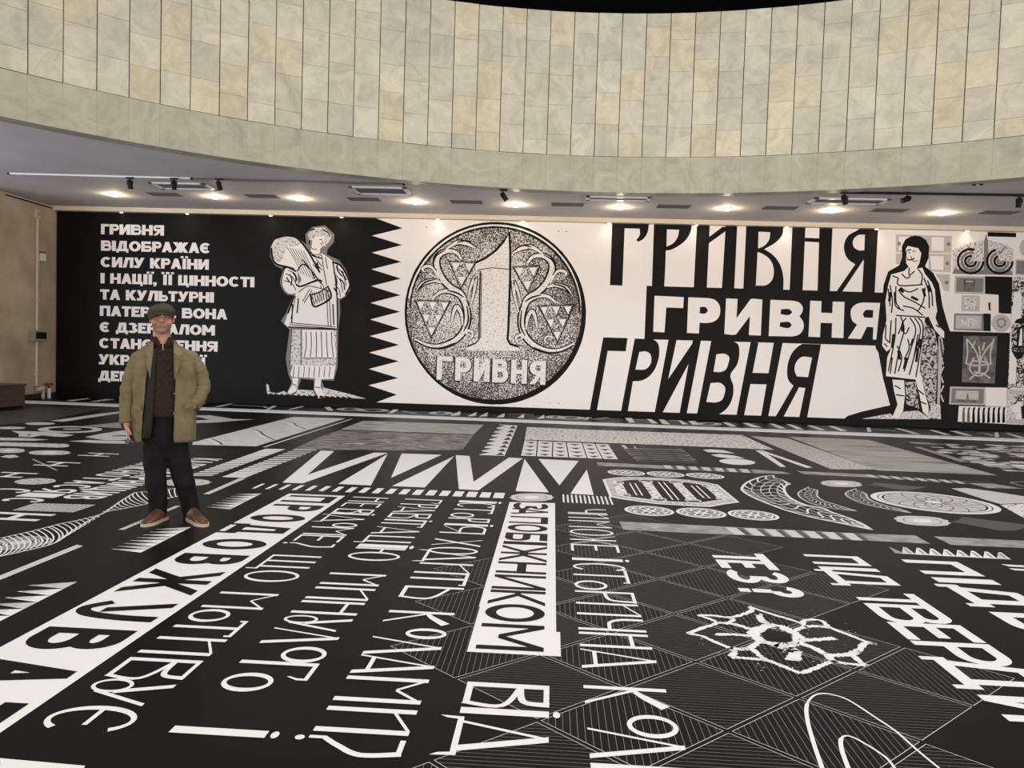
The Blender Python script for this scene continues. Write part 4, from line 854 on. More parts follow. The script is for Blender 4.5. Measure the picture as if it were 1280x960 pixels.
card('card_picture', [('706,295 900,298 900,775 684,770', WMZ, 4), ('712,360 738,358 745,380 742,470 700,500 697,610 722,650 718,752 688,755 695,520', WWH, 5), ('745,470 752,455 768,462 780,475 770,490 745,497 712,492 720,478', WBK, 6), ('740,508 752,500 752,595 762,600 700,600 708,592 722,590 724,520 708,526 712,512', WBK, 6), ('738,520 746,514 746,590 730,590', WWH, 7), ('700,612 760,618 745,640 725,652 712,632', WBK, 6)])
card('portrait_picture', [('683,775 900,778 900,932 680,926', WSL, 4), ('690,782 900,785 900,800 690,797', WLG, 5), ('695,820 730,800 900,802 900,850 760,850 735,835 700,850', WMZ, 5), ('697,850 735,830 750,850 735,880 705,875', WWH, 6), ('722,880 745,880 742,905 718,905', WWH, 6), ('740,850 760,845 758,900 745,905', WBK, 6), ('684,905 900,908 900,926 682,922', WLG, 5)])
card('coin_picture', [(' '.join('%g,%g' % (778 + 44 * math.cos(2 * PI * q / 24), 170 + 44 * math.sin(2 * PI * q / 24)) for q in range(24)), WLG, 2), ('718,220 820,222 820,292 715,288', WLG, 2), ('722,226 820,228 820,284 720,282', WGR, 3)])
k1 = k1s
# small fixing marks that show in pairs near the top and bottom of the panels
for x, y in ((208.5, 276), (218.5, 276), (368, 279), (378, 279.5), (698, 289), (708, 289.3), (533, 284), (542, 284.5), (687, 503.5), (698, 504)):
    pr = board(); pr.fill([(WP((x, y))[0] + math.cos(t) * .016, WP((x, y))[1] + math.sin(t) * .016) for t in (2 * PI * q / 8 for q in range(8))], WGR if x > 500 else DRK, 1); pr.build('fixing_mark', mural)

# ---------------------------------------------------------------- ceiling fittings
def C2(x, y): v = on_z(x, y, ZC); return v.x, v.y
# lamps recessed in the ceiling, each with its own light
def downlight(x, y, label, watts, size=1.0):
    t = empty('downlight', (x, y, ZC)); tag(t, label, 'ceiling light', 'round ceiling lamps')
    mb = MB(); n = 24
    for k in range(n):
        a = 2 * PI * k / n
        for r, z in ((.115, -.001), (.112, -.014), (.082, -.016), (.075, -.004)): mb.v.append(Vector((math.cos(a) * r * size, math.sin(a) * r * size, z)))
    for k in range(n):
        j = (k + 1) % n
        for e in range(3): mb.f.append((4 * k + e, 4 * j + e, 4 * j + e + 1, 4 * k + e + 1)); mb.m.append(0)
    mb.build('trim_ring', RAL, t, True)
    MB().ell((0, 0, -.022), (.07 * size, .07 * size, .026), 0, 16, 8).build('bulb', LMP, t, True)
    l = bpy.data.lights.new('downlight_light', 'POINT'); l.energy = watts; l.color = (1, .80, .52); l.shadow_soft_size = .05
    o = bpy.data.objects.new('downlight_light', l); C.objects.link(o); o.parent = t; o.location = (0, 0, -.09)
    return t
ORD = ('first', 'second', 'third', 'fourth', 'fifth', 'sixth', 'seventh', 'eighth', 'ninth', 'tenth', 'eleventh')
DPX = [(143, 243), (269, 246), (374, 248), (519, 252.5), (645, 256), (775, 259), (909, 260.5), (1040, 263), (1178, 266.5)]
for k, p in enumerate(DPX):
    x, y = C2(*p); downlight(x, y, 'warm glowing round ceiling lamp, %s from the left in its row' % ORD[k], 17)
# small wall washers under the cream bulkhead
for k, p in enumerate([(154, 264.6), (236, 266.5), (340, 269), (428, 271.5), (548, 275), (654, 277.5), (761, 279.5), (870, 281.5), (982, 283.5), (1094, 286.5), (1207, 289)]):
    x = WP(p)[0]; t = empty('wall_washer', (x, BY - .08, ZC - .105)); tag(t, 'tiny lit lamp under the cream edge above the board, %s from the left' % ORD[k], 'ceiling light', 'small lamps over the wall board')
    MB().tube([(0, 0, .002), (0, 0, -.012)], .06, 16).build('housing', RAL, t)
    MB().ell((0, 0, -.011), (.034, .034, .006), 0, 14, 8).build('bulb', LMP, t, True)
    l = bpy.data.lights.new('washer_light', 'SPOT'); l.energy = 2.6; l.color = (1, .80, .55); l.spot_size = math.radians(130); l.spot_blend = .9; l.shadow_soft_size = .04
    o = bpy.data.objects.new('washer_light', l); C.objects.link(o); o.parent = t; o.location = (0, -.10, -.05); o.rotation_euler = (math.radians(14), 0, 0)
# dark slotted vents
VW = (('leftmost', (206, 242.8)), ('second', (328, 245)), ('third', (455, 248.8)), ('fourth', (583, 252.3)), ('fifth', (709.5, 255.5)), ('sixth', (842, 258)), ('seventh', (975, 259.8)), ('eighth', (1111, 262.8)), ('rightmost', (1249, 265.5)))
for k, (nm, p) in enumerate(VW):
    x, y = C2(*p); t = empty('air_vent', (x, y, ZC)); tag(t, 'dark flat slotted ceiling vent, %s of its row' % (nm + (' from the left' if 0 < k < 8 else '')), 'vent', 'dark ceiling vents')
    mb = MB(); W2, D2 = .34, .17
    for b_ in ((-W2, W2, -D2, -D2 + .02), (-W2, W2, D2 - .02, D2), (-W2, -W2 + .02, -D2, D2), (W2 - .02, W2, -D2, D2)): mb.box(*b_, -.010, .0)
    mb.build('frame', VEN, t)
    mb = MB()
    for q in range(9): mb.box(-W2 + .02, W2 - .02, -D2 + .03 + q * .034, -D2 + .045 + q * .034, -.008, 0)
    mb.build('slat', VEN, t)
    MB().box(-W2 + .02, W2 - .02, -D2 + .02, D2 - .02, -.002, 0).build('backing', mat('vent_dark', (.05, .047, .045), .8), t)
# white framed linear diffusers
for nm, (x0, y0), (x1, y1) in (('behind the left track spotlights', (-8.1, 15.12), (-7.2, 15.72)), ('left of the coin picture', (-4.12, 15.12), (-3.05, 15.85)), ('right of the coin picture', (.55, 15.58), (1.85, 15.95)), ('behind the spotlight at the right', (4.95, 15.30), (6.40, 15.85))):
    cx_, cy_ = (x0 + x1) / 2, (y0 + y1) / 2; t = empty('air_diffuser', (cx_, cy_, ZC)); tag(t, 'white framed ceiling air diffuser %s' % nm, 'vent', 'white air diffusers')
    W2, D2 = max((x1 - x0) / 2, .58), (y1 - y0) / 2; mb = MB(); e = .085
    for b_ in ((-W2, W2, -D2, -D2 + e), (-W2, W2, D2 - e, D2), (-W2, -W2 + e, -D2, D2), (W2 - e, W2, -D2, D2)): mb.box(*b_, -.028, 0, 0, .004)
    mb.build('frame', RAL, t)
    MB().box(-W2 + e, W2 - e, -D2 + e, D2 - e, -.004, 0).build('slot', mat('vent_dark', (.05, .047, .045), .8), t)
    mb = MB()
    for q in range(3): yy = -D2 + e + (q + 1) * (2 * D2 - 2 * e) / 4; mb.box(-W2 + e, W2 - e, yy - .008, yy + .008, -.022, -.004)
    mb.build('vane', VEN, t)
# track rails
def rail(p, q, m, label, w_=.035, drop=.03):
    a, b_ = Vector((*p, 0)), Vector((*q, 0)); d = (b_ - a).normalized(); s_ = Vector((-d.y, d.x, 0)) * w_ / 2
    mb = MB(); V = []
    for z in (ZC - drop, ZC): V += [a + s_ + Vector((0, 0, z)), a - s_ + Vector((0, 0, z)), b_ - s_ + Vector((0, 0, z)), b_ + s_ + Vector((0, 0, z))]
    mb.add(V, [(0, 1, 2, 3), (4, 7, 6, 5), (0, 4, 5, 1), (1, 5, 6, 2), (2, 6, 7, 3), (3, 7, 4, 0)])
    o = mb.build('track_rail', m); tag(o, label, 'lighting track', 'ceiling lighting tracks')
    for a in (a, b_): ec = MB(); ec.box(a.x - .02, a.x + .02, a.y - w_ * .6, a.y + w_ * .6, ZC - drop - .003, ZC); ec.build('end_cap', MET, o)
    return o
rail((-10.69, 14.54), (-7.10, 14.65), RAL, 'white lighting track on the ceiling at the far left'); rail((-7.09, 14.65), (-2.98, 14.78), RAI, 'grey lighting track carrying on from the white one', .05, .035)
rail((-1.97, 14.90), (-.25, 15.22), RAL, 'short thin pale lighting track above the coin', .03, .02); rail((5.33, 14.75), (8.9, 14.66), MET, 'black lighting track on the ceiling at the right', .05, .04)
def spotlight(x, y, z, aim, label, yoke=True, s_=1.0):
    t = empty('track_spotlight', (x, y, z)); tag(t, label, 'spotlight', 'black track spotlights')
    MB().box(-.075, .075, -.02, .02, -.028, 0, 0, .004).build('adapter', MET, t)
    d = Vector(aim).normalized(); c = Vector((0, 0, -.135)) + Vector((d.x, d.y, 0)) * .02
    mb = MB()
    if yoke:
        mb.tube([(0, 0, -.02), (0, 0, -.06)], .010, 8); q = Vector((1, 0, 0)) * .058
        for e in (-1, 1): mb.tube([(0, 0, -.06), tuple(q * e + Vector((0, 0, -.065))), tuple(c + q * e)], .007, 6)
    else: mb.tube([(0, 0, -.02), (0, 0, -.08), tuple(c)], .010, 8)
    mb.build('bracket', MET, t)
    a, b_ = c - d * .075, c + d * .085
    h = MB(); h.tube([tuple(a - d * .02), tuple(a), tuple(a + d * .01), tuple(b_ - d * .03), tuple(b_)], [.030, .036, .047, .047, .050], 18); h.build('lamp_head', MET, t, False)
    MB().tube([tuple(b_ - d * .004), tuple(b_ + d * .0015)], .040, 18).build('lens', mat('lens_glass', (.05, .05, .055), .1), t)
    fn = MB()
    for q in range(4): p = a + d * (.01 + .014 * q); fn.tube([tuple(p), tuple(p + d * .006)], .052, 16)
    fn.build('cooling_fin', MET, t); return t
SP = ((( 162.5, 222), (.02, .25, -1), 'black yoke spotlight on the white track, leftmost of all', 1), ((217.5, 222.8), (-.05, .3, -1), 'black yoke spotlight hanging in front of the white diffuser', 1), ((273.8, 223.6), (.25, .2, -1), 'narrow black spotlight under the start of the grey track', 0), ((629.5, 237), (.75, .25, -1), 'black spotlight tilted to the right above the coin', 0), ((1056, 240.4), (.35, .3, -1), 'black spotlight in front of the right hand diffuser', 1), ((1134, 240), (-1, -.1, -.45), 'black spotlight tilted to the left above the black track', 0), ((1274.5, 244.2), (.0, .2, -1), 'black yoke spotlight at the far right end of the track', 1))
for k, (p, aim, lb, yk) in enumerate(SP):
    v_ = on_z(*p, ZC - .035); spotlight(v_.x, v_.y, ZC - (.03 if k < 3 else .035), aim, lb, yk)
# thin conduit under the rim at the right
pts = [on_z(x, y, ZC - .012) for x, y in ((1138, 233.2), (1170, 231.3), (1200, 229.4), (1229, 227.6))]
o = MB().tube(pts, .012, 8).build('conduit', RAI); tag(o, 'thin grey conduit on the ceiling under the marble rim', 'pipe')
for x, y in ((1218, 228.4), (1227, 227.8)): p = on_z(x, y, ZC); MB().box(p.x - .02, p.x + .02, p.y - .02, p.y + .02, ZC - .05, ZC).build('clip', MET, o)
# ---------------------------------------------------------------- fittings on the concrete wall
def LW(x, y):                                               # a point of the side wall
    r = ray(x, y); t = LWX / r.x; return Vector((LWX, r.y * t, EYE + r.z * t))
p0, p1 = LW(45.5, 262), LW(43, 489)
BEI = mat('beige_paint', (.50, .44, .33), .55)
pm = (p0.y + p1.y) / 2
_zl, _zh = LW(44, 427).z, LW(44, 413).z
o = MB().tube([(LWX + .035, pm, _zh), (LWX + .035, pm, ZC - .405)], .034, 12).build('pipe', BEI); MB().tube([(LWX + .035, pm, .30), (LWX + .035, pm, _zl)], .034, 12).build('lower_length', BEI, o); tag(o, 'beige vertical pipe up the concrete side wall', 'pipe')
for z in (.55, 2.3, 3.2): MB().box(LWX, LWX + .075, pm - .05, pm + .05, z, z + .03).build('clamp', BEI, o)
p = LW(47, 258.5); t = MB().box(LWX, LWX + .06, pm - .06, pm + .10, ZC - .40, ZC - .18, 0, .02).build('junction_box', BEI); tag(t, 'pale rounded junction box at the top of the wall pipe', 'junction box')
MB().tube([(LWX + .066, pm + .02, ZC - .29), (LWX + .06, pm + .02, ZC - .29)], .05, 14).build('lid', mat('lid_grey', (.36, .33, .28), .6), t)
a, b_ = LW(38, 420), LW(51.5, 420); zt, zb_ = LW(44, 413).z, LW(44, 427).z
t = MB().box(LWX, LWX + .14, pm - .24, pm + .22, zb_, zt, 0, .012).build('control_box', mat('box_green_grey', (.24, .24, .19), .55)); tag(t, 'grey green electric box with a dark screen on the wall pipe', 'control box')
MB().box(LWX + .135, LWX + .146, pm - .17, pm + .19, zb_ + .07, zt - .04).build('display', mat('display_dark', (.012, .011, .010), .2), t)
p = LW(50.5, 321); t = MB().box(LWX, LWX + .09, p.y - .08, p.y + .08, p.z - .10, p.z + .08, 0, .01).build('call_point', WPL); tag(t, 'small white call point on the concrete wall right of the pipe', 'alarm')
MB().box(LWX + .005, LWX + .10, p.y - .05, p.y + .05, p.z + .08, p.z + .12, 0, .01).build('cap', mat('rust', (.20, .09, .05), .6), t)
p = LW(51, 486); t = MB().tube([(LWX + .05, p.y - .25, .20), (LWX + .10, p.y - .10, .24), (LWX + .07, p.y + .02, .25)], [.05, .06, .04], 12).build('pipe_elbow', BEI); tag(t, 'beige pipe elbow low on the concrete wall', 'pipe'); MB().tube([(LWX + .09, p.y - .05, .0), (LWX + .09, p.y - .05, .2)], .04, 10).build('foot', BEI, t)
p = LW(67.5, 486); p.y = min(p.y, BY - .40); t = MB().tube([(LWX + .12, p.y, .0), (LWX + .12, p.y, .24)], .04, 10).build('tap', WPL); tag(t, 'small white tap with a dark red wheel by the wall foot', 'tap'); MB().tube([(LWX + .12, p.y, .30), (LWX + .12, p.y, .36)], .085, 14).build('wheel', mat('dark_red', (.13, .02, .015), .5), t); MB().tube([(LWX + .12, p.y, .24), (LWX + .12, p.y, .31)], .02, 8).build('spindle', MET, t)
for dz, lb in ((.10, 'upper'), (.24, 'lower')):
    pts = [LW(x, y) + Vector((.02, 0, 0)) for x, y in (((6, 234), (40, 244), (84, 258)) if dz < .2 else ((6, 239), (36, 250), (69, 258)))]
    o = MB().tube([(LWX + .02, q.y, min(q.z, ZC - .06)) for q in pts], .014, 6).build('cable', MET); tag(o, 'thin dark cable along the top of the concrete wall, the %s one' % lb, 'cable', 'cables on the side wall')
# brown bench box at the far left
BX0, BX1, BYA, BYB, BZ = -12.1, -10.72, 14.22, 15.12, .50
t = empty('bench', ((BX0 + BX1) / 2, (BYA + BYB) / 2, 0)); tag(t, 'dark brown wooden box bench against the wall at the left edge', 'bench')
BRW = noisy('bench_wood', (.050, .027, .020), (.085, .048, .036), 3, .3, .7, .42, 6, (1, 1, 6))
hx, hy = (BX1 - BX0) / 2, (BYB - BYA) / 2
MB().box(-hx + .02, hx - .02, -hy + .02, hy - .02, .06, BZ - .04, 0, .008).build('body', BRW, t); MB().box(-hx, hx, -hy, hy, BZ - .04, BZ, 0, .01).build('lid', BRW, t); MB().box(-hx + .05, hx - .05, -hy + .05, hy - .05, 0, .06).build('plinth', MET, t)

# ---------------------------------------------------------------- the man
base = on_z(214, 650); yaw = math.atan2(base.x * -1, base.y)          # he faces the camera
EX = Vector((math.cos(yaw), math.sin(yaw), 0)); EY = Vector((-math.sin(yaw), math.cos(yaw), 0))
def L(px_, py_, dy=0.0):                                     # a point of his body: x across, y depth (towards us is minus), z up
    r = ray(px_, py_); o = Vector((0, 0, EYE)); pl = base + EY * dy
    t = (pl - o).dot(EY) / r.dot(EY); q = o + r * t - base
    return Vector((q.dot(EX), dy, q.z))
def G(px_, py_):                                             # a point of the ground in his frame
    q = on_z(px_, py_) - base; return Vector((q.dot(EX), q.dot(EY), 0))
SKIN = noisy('skin', (.33, .17, .12), (.40, .22, .16), 14, .3, .7, .55, 4, spec=.3)
JAC = noisy('jacket_cloth', (.112, .093, .051), (.165, .138, .080), 9, .3, .7, .85, 8, bump=.25, spec=.15)
LIN = mat('jacket_lining', (.020, .020, .017), .9, .1)
SWE = noisy('sweater_knit', (.020, .013, .011), (.030, .020, .017), 40, .3, .7, .95, 3, spec=.1)
TRO = noisy('trouser_cloth', (.0075, .0075, .009), (.012, .012, .0135), 10, .3, .7, .95, 5, bump=.2, spec=.08)
CAPM = noisy('cap_tweed', (.034, .031, .023), (.070, .064, .048), 60, .3, .7, .95, 3, spec=.1)
LEA = noisy('shoe_leather', (.055, .021, .010), (.110, .045, .021), 12, .3, .7, .4, 5)
SOL = mat('shoe_sole', (.42, .33, .24), .6)
HAI = mat('hair_grey_brown', (.05, .04, .033), .85)
SHX = [L(173, 444), L(240, 444)]
b = MB()
h = L(202.4, 398.0); hx, hz = h.x, h.z
def E_(dx, dy, dz, rx, ry, rz): b.ell((hx + dx, dy, hz + dz), (rx, ry, rz), 0, 20, 14)
E_(0, .014, .022, .080, .096, .084); E_(0, -.016, -.045, .074, .076, .080); E_(0, -.062, -.098, .034, .030, .026); E_(0, -.100, -.018, .015, .026, .022); E_(0, -.092, .012, .011, .018, .034)
E_(0, -.074, .034, .058, .022, .014); E_(0, -.083, -.066, .026, .014, .010); E_(0, -.084, -.056, .022, .014, .007)
for e in (-1, 1): E_(e * .046, -.056, -.032, .031, .034, .034); E_(e * .084, .016, -.008, .011, .021, .032); E_(e * .014, -.094, -.024, .010, .014, .010)
nk = L(204, 440)
b.tube([(hx, .015, hz - .05), (hx, .018, hz - .12), (nk.x, .02, nk.z), (nk.x, .02, nk.z - .05)], [.066, .066, .070, .09], 18)
sh = L(205, 446); hip = L(205, 545)
b.tube([(sh.x, .02, sh.z + .02), (sh.x, .02, sh.z - .10), (sh.x, .0, (sh.z + hip.z) / 2), (hip.x, .01, hip.z + .1), (hip.x, .02, hip.z - .06)], [.10, .115, .105, .10, .085], 20)
armL = [L(175, 446, .02), L(164, 468, .02), L(158.5, 494, .02), L(157.5, 514, -.01), L(158.5, 531, -.03)]
armR = [L(237, 446, .02), L(250, 466, .03), L(254, 484, .03), L(248, 499, -.03), L(240, 509, -.075)]
for ar in (armL, armR): b.tube(ar, [.040, .044, .040, .034, .027], 14)
for ar, e in ((armL, 1), (armR, -1)): b.tube([(sh.x - e * .05, .02, sh.z - .02), tuple(ar[0])], [.06, .040], 12)
lgL = [L(194, 548), L(194, 600, -.01), L(196, 640, .02), G(197, 649) + Vector((0, .0, .06))]
lgR = [L(217, 548), L(228, 600, -.01), L(239, 640, .02), G(242, 650) + Vector((0, .0, .06))]
for lg in (lgL, lgR): b.tube(lg, [.062, .052, .042, .038], 14)
def hand(w_, d, side, curl, grip):                           # palm, four fingers of unequal length and a thumb from the side of the palm
    d = d.normalized(); s_ = Vector((side, 0, 0)); pal = w_ + d * .045
    rot = Vector((0, 0, -1)).rotation_difference(d).to_matrix()
    b.ell(w_ + d * .012, (.024, .028, .03), 0, 12, 8, rot); b.ell(pal, (.017, .040, .046), 0, 14, 10, rot)
    for k, (off, ln) in enumerate(((-.030, .070), (-.010, .080), (.010, .074), (.029, .058))):
        p0 = pal + d * .034 + Vector((0, off, 0)); p1 = p0 + d * ln * .48 + s_ * .006; p2 = p1 + d * ln * .30 + s_ * curl * .5; p3 = p2 + d * ln * .10 + s_ * curl * .6
        b.tube([p0 - d * .02, p0, p1, p2, p3], [.0095, .0095, .0088, .0078, .006], 8)
    t0 = w_ + d * .022 + Vector((0, -.030, 0)); t1 = t0 + d * .032 + Vector((0, -.016, 0)) + s_ * .014; t2 = t1 + d * .030 + s_ * .012 + Vector((0, .004, 0))
    b.tube([t0, t1, t2], [.014, .0115, .008], 8)
hd = (L(161, 548, -.035) - armL[-1]); hand(armL[-1] - hd.normalized() * .005, hd, 1, .022, True)
hand(armR[-1], Vector((-.8, .30, -.45)), -1, .015, False)
nt = SKIN.node_tree; Nn = nt.nodes; Ln = nt.links             # short stubble over the chin and jaw
tcs = Nn.new('ShaderNodeTexCoord'); sx = Nn.new('ShaderNodeSeparateXYZ'); Ln.new(tcs.outputs['Object'], sx.inputs[0])
r1 = Nn.new('ShaderNodeMapRange'); r1.inputs[1].default_value = hz - .025; r1.inputs[2].default_value = hz - .060; Ln.new(sx.outputs['Z'], r1.inputs[0])
r2 = Nn.new('ShaderNodeMapRange'); r2.inputs[1].default_value = hz - .150; r2.inputs[2].default_value = hz - .120; Ln.new(sx.outputs['Z'], r2.inputs[0])
mm = Nn.new('ShaderNodeMath'); mm.operation = 'MULTIPLY'; Ln.new(r1.outputs[0], mm.inputs[0]); Ln.new(r2.outputs[0], mm.inputs[1])
m3_ = Nn.new('ShaderNodeMath'); m3_.operation = 'MULTIPLY'; m3_.inputs[1].default_value = .55; Ln.new(mm.outputs[0], m3_.inputs[0])
mxs = Nn.new('ShaderNodeMix'); mxs.data_type = 'RGBA'; mxs.inputs[7].default_value = (.12, .085, .07, 1); Ln.new(m3_.outputs[0], mxs.inputs[0])
src = Nn['Principled BSDF'].inputs['Base Color'].links[0].from_socket; Ln.new(src, mxs.inputs[6]); Ln.new(mxs.outputs[2], Nn['Principled BSDF'].inputs['Base Color'])
man = b.build('person', SKIN, None, True); man.location = base; man.rotation_euler = (0, 0, yaw)
tag(man, 'man in a flat cap and open khaki jacket standing on the printed floor', 'person')
rm = man.modifiers.new('r', 'REMESH'); rm.mode = 'VOXEL'; rm.voxel_size = .0052; rm.use_smooth_shade = True
sm_ = man.modifiers.new('s', 'SMOOTH'); sm_.factor = .5; sm_.iterations = 4
# face details
for e in (-1, 1):
    o = MB().ell((hx + e * .031, -.0805, hz + .010), (.0125, .008, .0055), 0, 14, 8).build('eye', mat('eye_white', (.26, .21, .19), .4), man, True)
    MB().ell((hx + e * .031, -.0868, hz + .010), (.0055, .003, .0048), 0, 12, 6).build('iris', mat('iris_dark', (.02, .014, .01), .3), o, True)
    MB().tube([(hx + e * .012, -.096, hz + .026), (hx + e * .032, -.094, hz + .033), (hx + e * .052, -.078, hz + .029)], [.004, .006, .003], 8).build('eyebrow', HAI, man, True)
MB().ell((hx, -.0945, hz - .061), (.021, .005, .0055), 0, 14, 6).build('mouth', mat('lips', (.30, .12, .10), .5), man, True)
hr = MB()
for e in (-1, 1): hr.ell((hx + e * .071, .025, hz + .012), (.012, .045, .042), 0, 12, 8)
hr.ell((hx, .075, hz + .0), (.068, .042, .06), 0, 16, 10)
hr.build('hair', HAI, man, True)
# flat cap
cp = MB(); rings = []
nU = 32
prof = [(-.022, .98, 0), (-.008, 1.08, 0), (.012, 1.16, -.004), (.032, 1.17, -.008), (.054, 1.08, -.012), (.074, .88, -.016), (.088, .60, -.016), (.096, .32, -.014), (.099, .08, -.012)]
for z, k, sh_ in prof:
    for u in range(nU):
        a = 2 * PI * u / nU; cp.v.append(Vector((hx - .004 + math.sin(a) * .090 * k, .012 - math.cos(a) * .112 * k + sh_, hz + .022 + z + .020 * math.cos(a) * max(0, min(1, (.06 - z) / .06)) + .007 * math.sin(a))))
for j in range(len(prof) - 1):
    for u in range(nU): cp.f.append((j * nU + u, j * nU + (u + 1) % nU, (j + 1) * nU + (u + 1) % nU, (j + 1) * nU + u)); cp.m.append(0)
cp.f.append(tuple((len(prof) - 1) * nU + u for u in range(nU))); cp.m.append(0)
cap = cp.build('flat_cap', CAPM, man, True); sd = cap.modifiers.new('s', 'SUBSURF'); sd.levels = sd.render_levels = 1
pk = MB(); n = 16
for j, (r0, dz) in enumerate(((.90, .0), (1.12, -.004), (1.32, -.012))):
    for u in range(n + 1):
        a = -1.25 + 2.5 * u / n; pk.v.append(Vector((hx - .004 + math.sin(a) * .092 * (.98 + .02 * j), .008 - (math.cos(a) * .112 * r0 if j else .100 * math.cos(a)), hz + .044 + dz + .009 * math.sin(a) - .046 * (abs(a) / 1.25) ** 2)))
for j in range(2):
    for u in range(n): pk.f.append((j * (n + 1) + u, j * (n + 1) + u + 1, (j + 1) * (n + 1) + u + 1, (j + 1) * (n + 1) + u)); pk.m.append(0)
o = pk.build('cap_peak', CAPM, cap, True); so = o.modifiers.new('s', 'SOLIDIFY'); so.thickness = .007; so.offset = 0
MB().ell((hx - .004, -.002, hz + .122), (.010, .010, .005), 0, 12, 6).build('cap_button', CAPM, cap, True)
# sweater with a short collar
def loft(rings_, n=40, a0=-PI, a1=PI, cap_=False):           # rings: (left px, right px, row, half depth, depth offset, open left px, open right px)
    m = MB(); full = a1 - a0 > 6.28 and all(len(r) < 6 for r in rings_); cnt = n if full else n + 1
    for r in rings_:
        l_, r_, row, dp, off = r[:5]; A_, B_ = L(l_, row), L(r_, row); cx_ = (A_.x + B_.x) / 2; rx = (B_.x - A_.x) / 2; z = (A_.z + B_.z) / 2
        if len(r) > 5:
            t0 = math.asin(max(-.98, min(.98, (L(r[6], row).x - cx_) / rx))); t1 = 2 * PI + math.asin(max(-.98, min(.98, (L(r[5], row).x - cx_) / rx)))
        else: t0, t1 = 0, 2 * PI
        dz = r[7] if len(r) > 7 else 0
        for u in range(cnt):
            t = t0 + (t1 - t0) * u / n; q = .84
            sx, cz = math.sin(t), math.cos(t)
            m.v.append(Vector((cx_ + rx * math.copysign(abs(sx) ** q, sx), off - dp * math.copysign(abs(cz) ** q, cz), z + dz * cz)))
    for j in range(len(rings_) - 1):
        for u in range(n):
            i0, i1 = j * cnt + u, j * cnt + (u + 1) % cnt; m.f.append((i0 + cnt, i1 + cnt, i1, i0)); m.m.append(0)
    return m
sw = loft([(188, 218, 430, .074, .012), (187, 221, 434, .085, .015), (183, 226, 440, .100, .014), (178, 234, 450, .122, .012), (178, 233, 475, .136, .004), (178, 233, 500, .148, .0), (178, 234, 514, .150, .0), (179, 233, 519, .146, .004)])
swe = sw.build('sweater', SWE, man, True)
co_ = loft([(188.5, 217.5, 421, .076, .018, 196, 210), (188, 218.5, 426, .080, .016, 199.5, 207.5), (186.5, 221, 434, .090, .014, 203, 204)]).build('collar', SWE, swe, True); so = co_.modifiers.new('s', 'SOLIDIFY'); so.thickness = .008
MB().tube([L(203.6, 430, -.086), L(203.8, 438, -.098)], .004, 8).build('zip', mat('zip_metal', (.35, .33, .30), .35, metal=.6), swe)
# trousers: hips and two tapering legs grown together
tb = MB()
A_ = L(205, 548)
tb.tube([(A_.x, .01, A_.z + .235), (A_.x, .01, A_.z + .15), (A_.x, .015, A_.z), (A_.x + .01, .015, A_.z - .15)], [.150, .158, .160, .085], 24, flat=.85)
tb.tube([L(196, 546, .01), L(194, 560, .01), L(194, 585, .0), L(195, 605, -.02), L(197, 622, .01), L(197, 636, .015), L(197, 646, .01)], [.085, .092, .086, .080, .073, .070, .072], 20)
tb.tube([L(218, 546, .01), L(220, 560, .01), L(226, 585, .0), L(231, 605, -.02), L(236, 622, .01), L(239, 636, .015), L(241, 647, .01)], [.085, .094, .088, .080, .073, .070, .072], 20)
tb.tube([L(205, 552, .015), L(206, 563, .015)], [.12, .10], 20)
tr = tb.build('trousers', TRO, man, True)
rm = tr.modifiers.new('r', 'REMESH'); rm.mode = 'VOXEL'; rm.voxel_size = .010; rm.use_smooth_shade = True
s2 = tr.modifiers.new('s', 'SMOOTH'); s2.factor = .5; s2.iterations = 6
tx = bpy.data.textures.new('cloth_folds', 'CLOUDS'); tx.noise_scale = .09; tx.noise_depth = 2
dm = tr.modifiers.new('d', 'DISPLACE'); dm.texture = tx; dm.strength = .020; dm.mid_level = .5; dm.texture_coords = 'LOCAL'
# open jacket
JR = [(186, 221, 428, .080, .022, 192, 217.5, .010), (181, 228, 433, .098, .024, 191, 218), (172.5, 238, 438.5, .118, .024, 190, 218), (167, 244, 446, .138, .02, 188.5, 218), (165.5, 246, 460, .150, .015, 187, 217.6), (165, 246.5, 480, .160, .01, 185, 217), (164.5, 246, 500, .168, .005, 183, 216), (164, 246, 520, .172, .005, 181, 215.5), (164, 245.5, 538, .172, .01, 179.5, 215), (165.5, 244.5, 551, .168, .012, 178.5, 214.5)]
jm = loft(JR, 64); jr = random.Random(4)
jk = jm.build('jacket', [JAC, LIN], man, True)
sd = jk.modifiers.new('u', 'SUBSURF'); sd.levels = sd.render_levels = 2
tx2 = bpy.data.textures.new('jacket_folds', 'CLOUDS'); tx2.noise_scale = .13; tx2.noise_depth = 2
dm = jk.modifiers.new('d', 'DISPLACE'); dm.texture = tx2; dm.strength = .036; dm.mid_level = .5; dm.texture_coords = 'LOCAL'
so = jk.modifiers.new('s', 'SOLIDIFY'); so.thickness = .012; so.offset = -1; so.material_offset = 1; so.material_offset_rim = 0
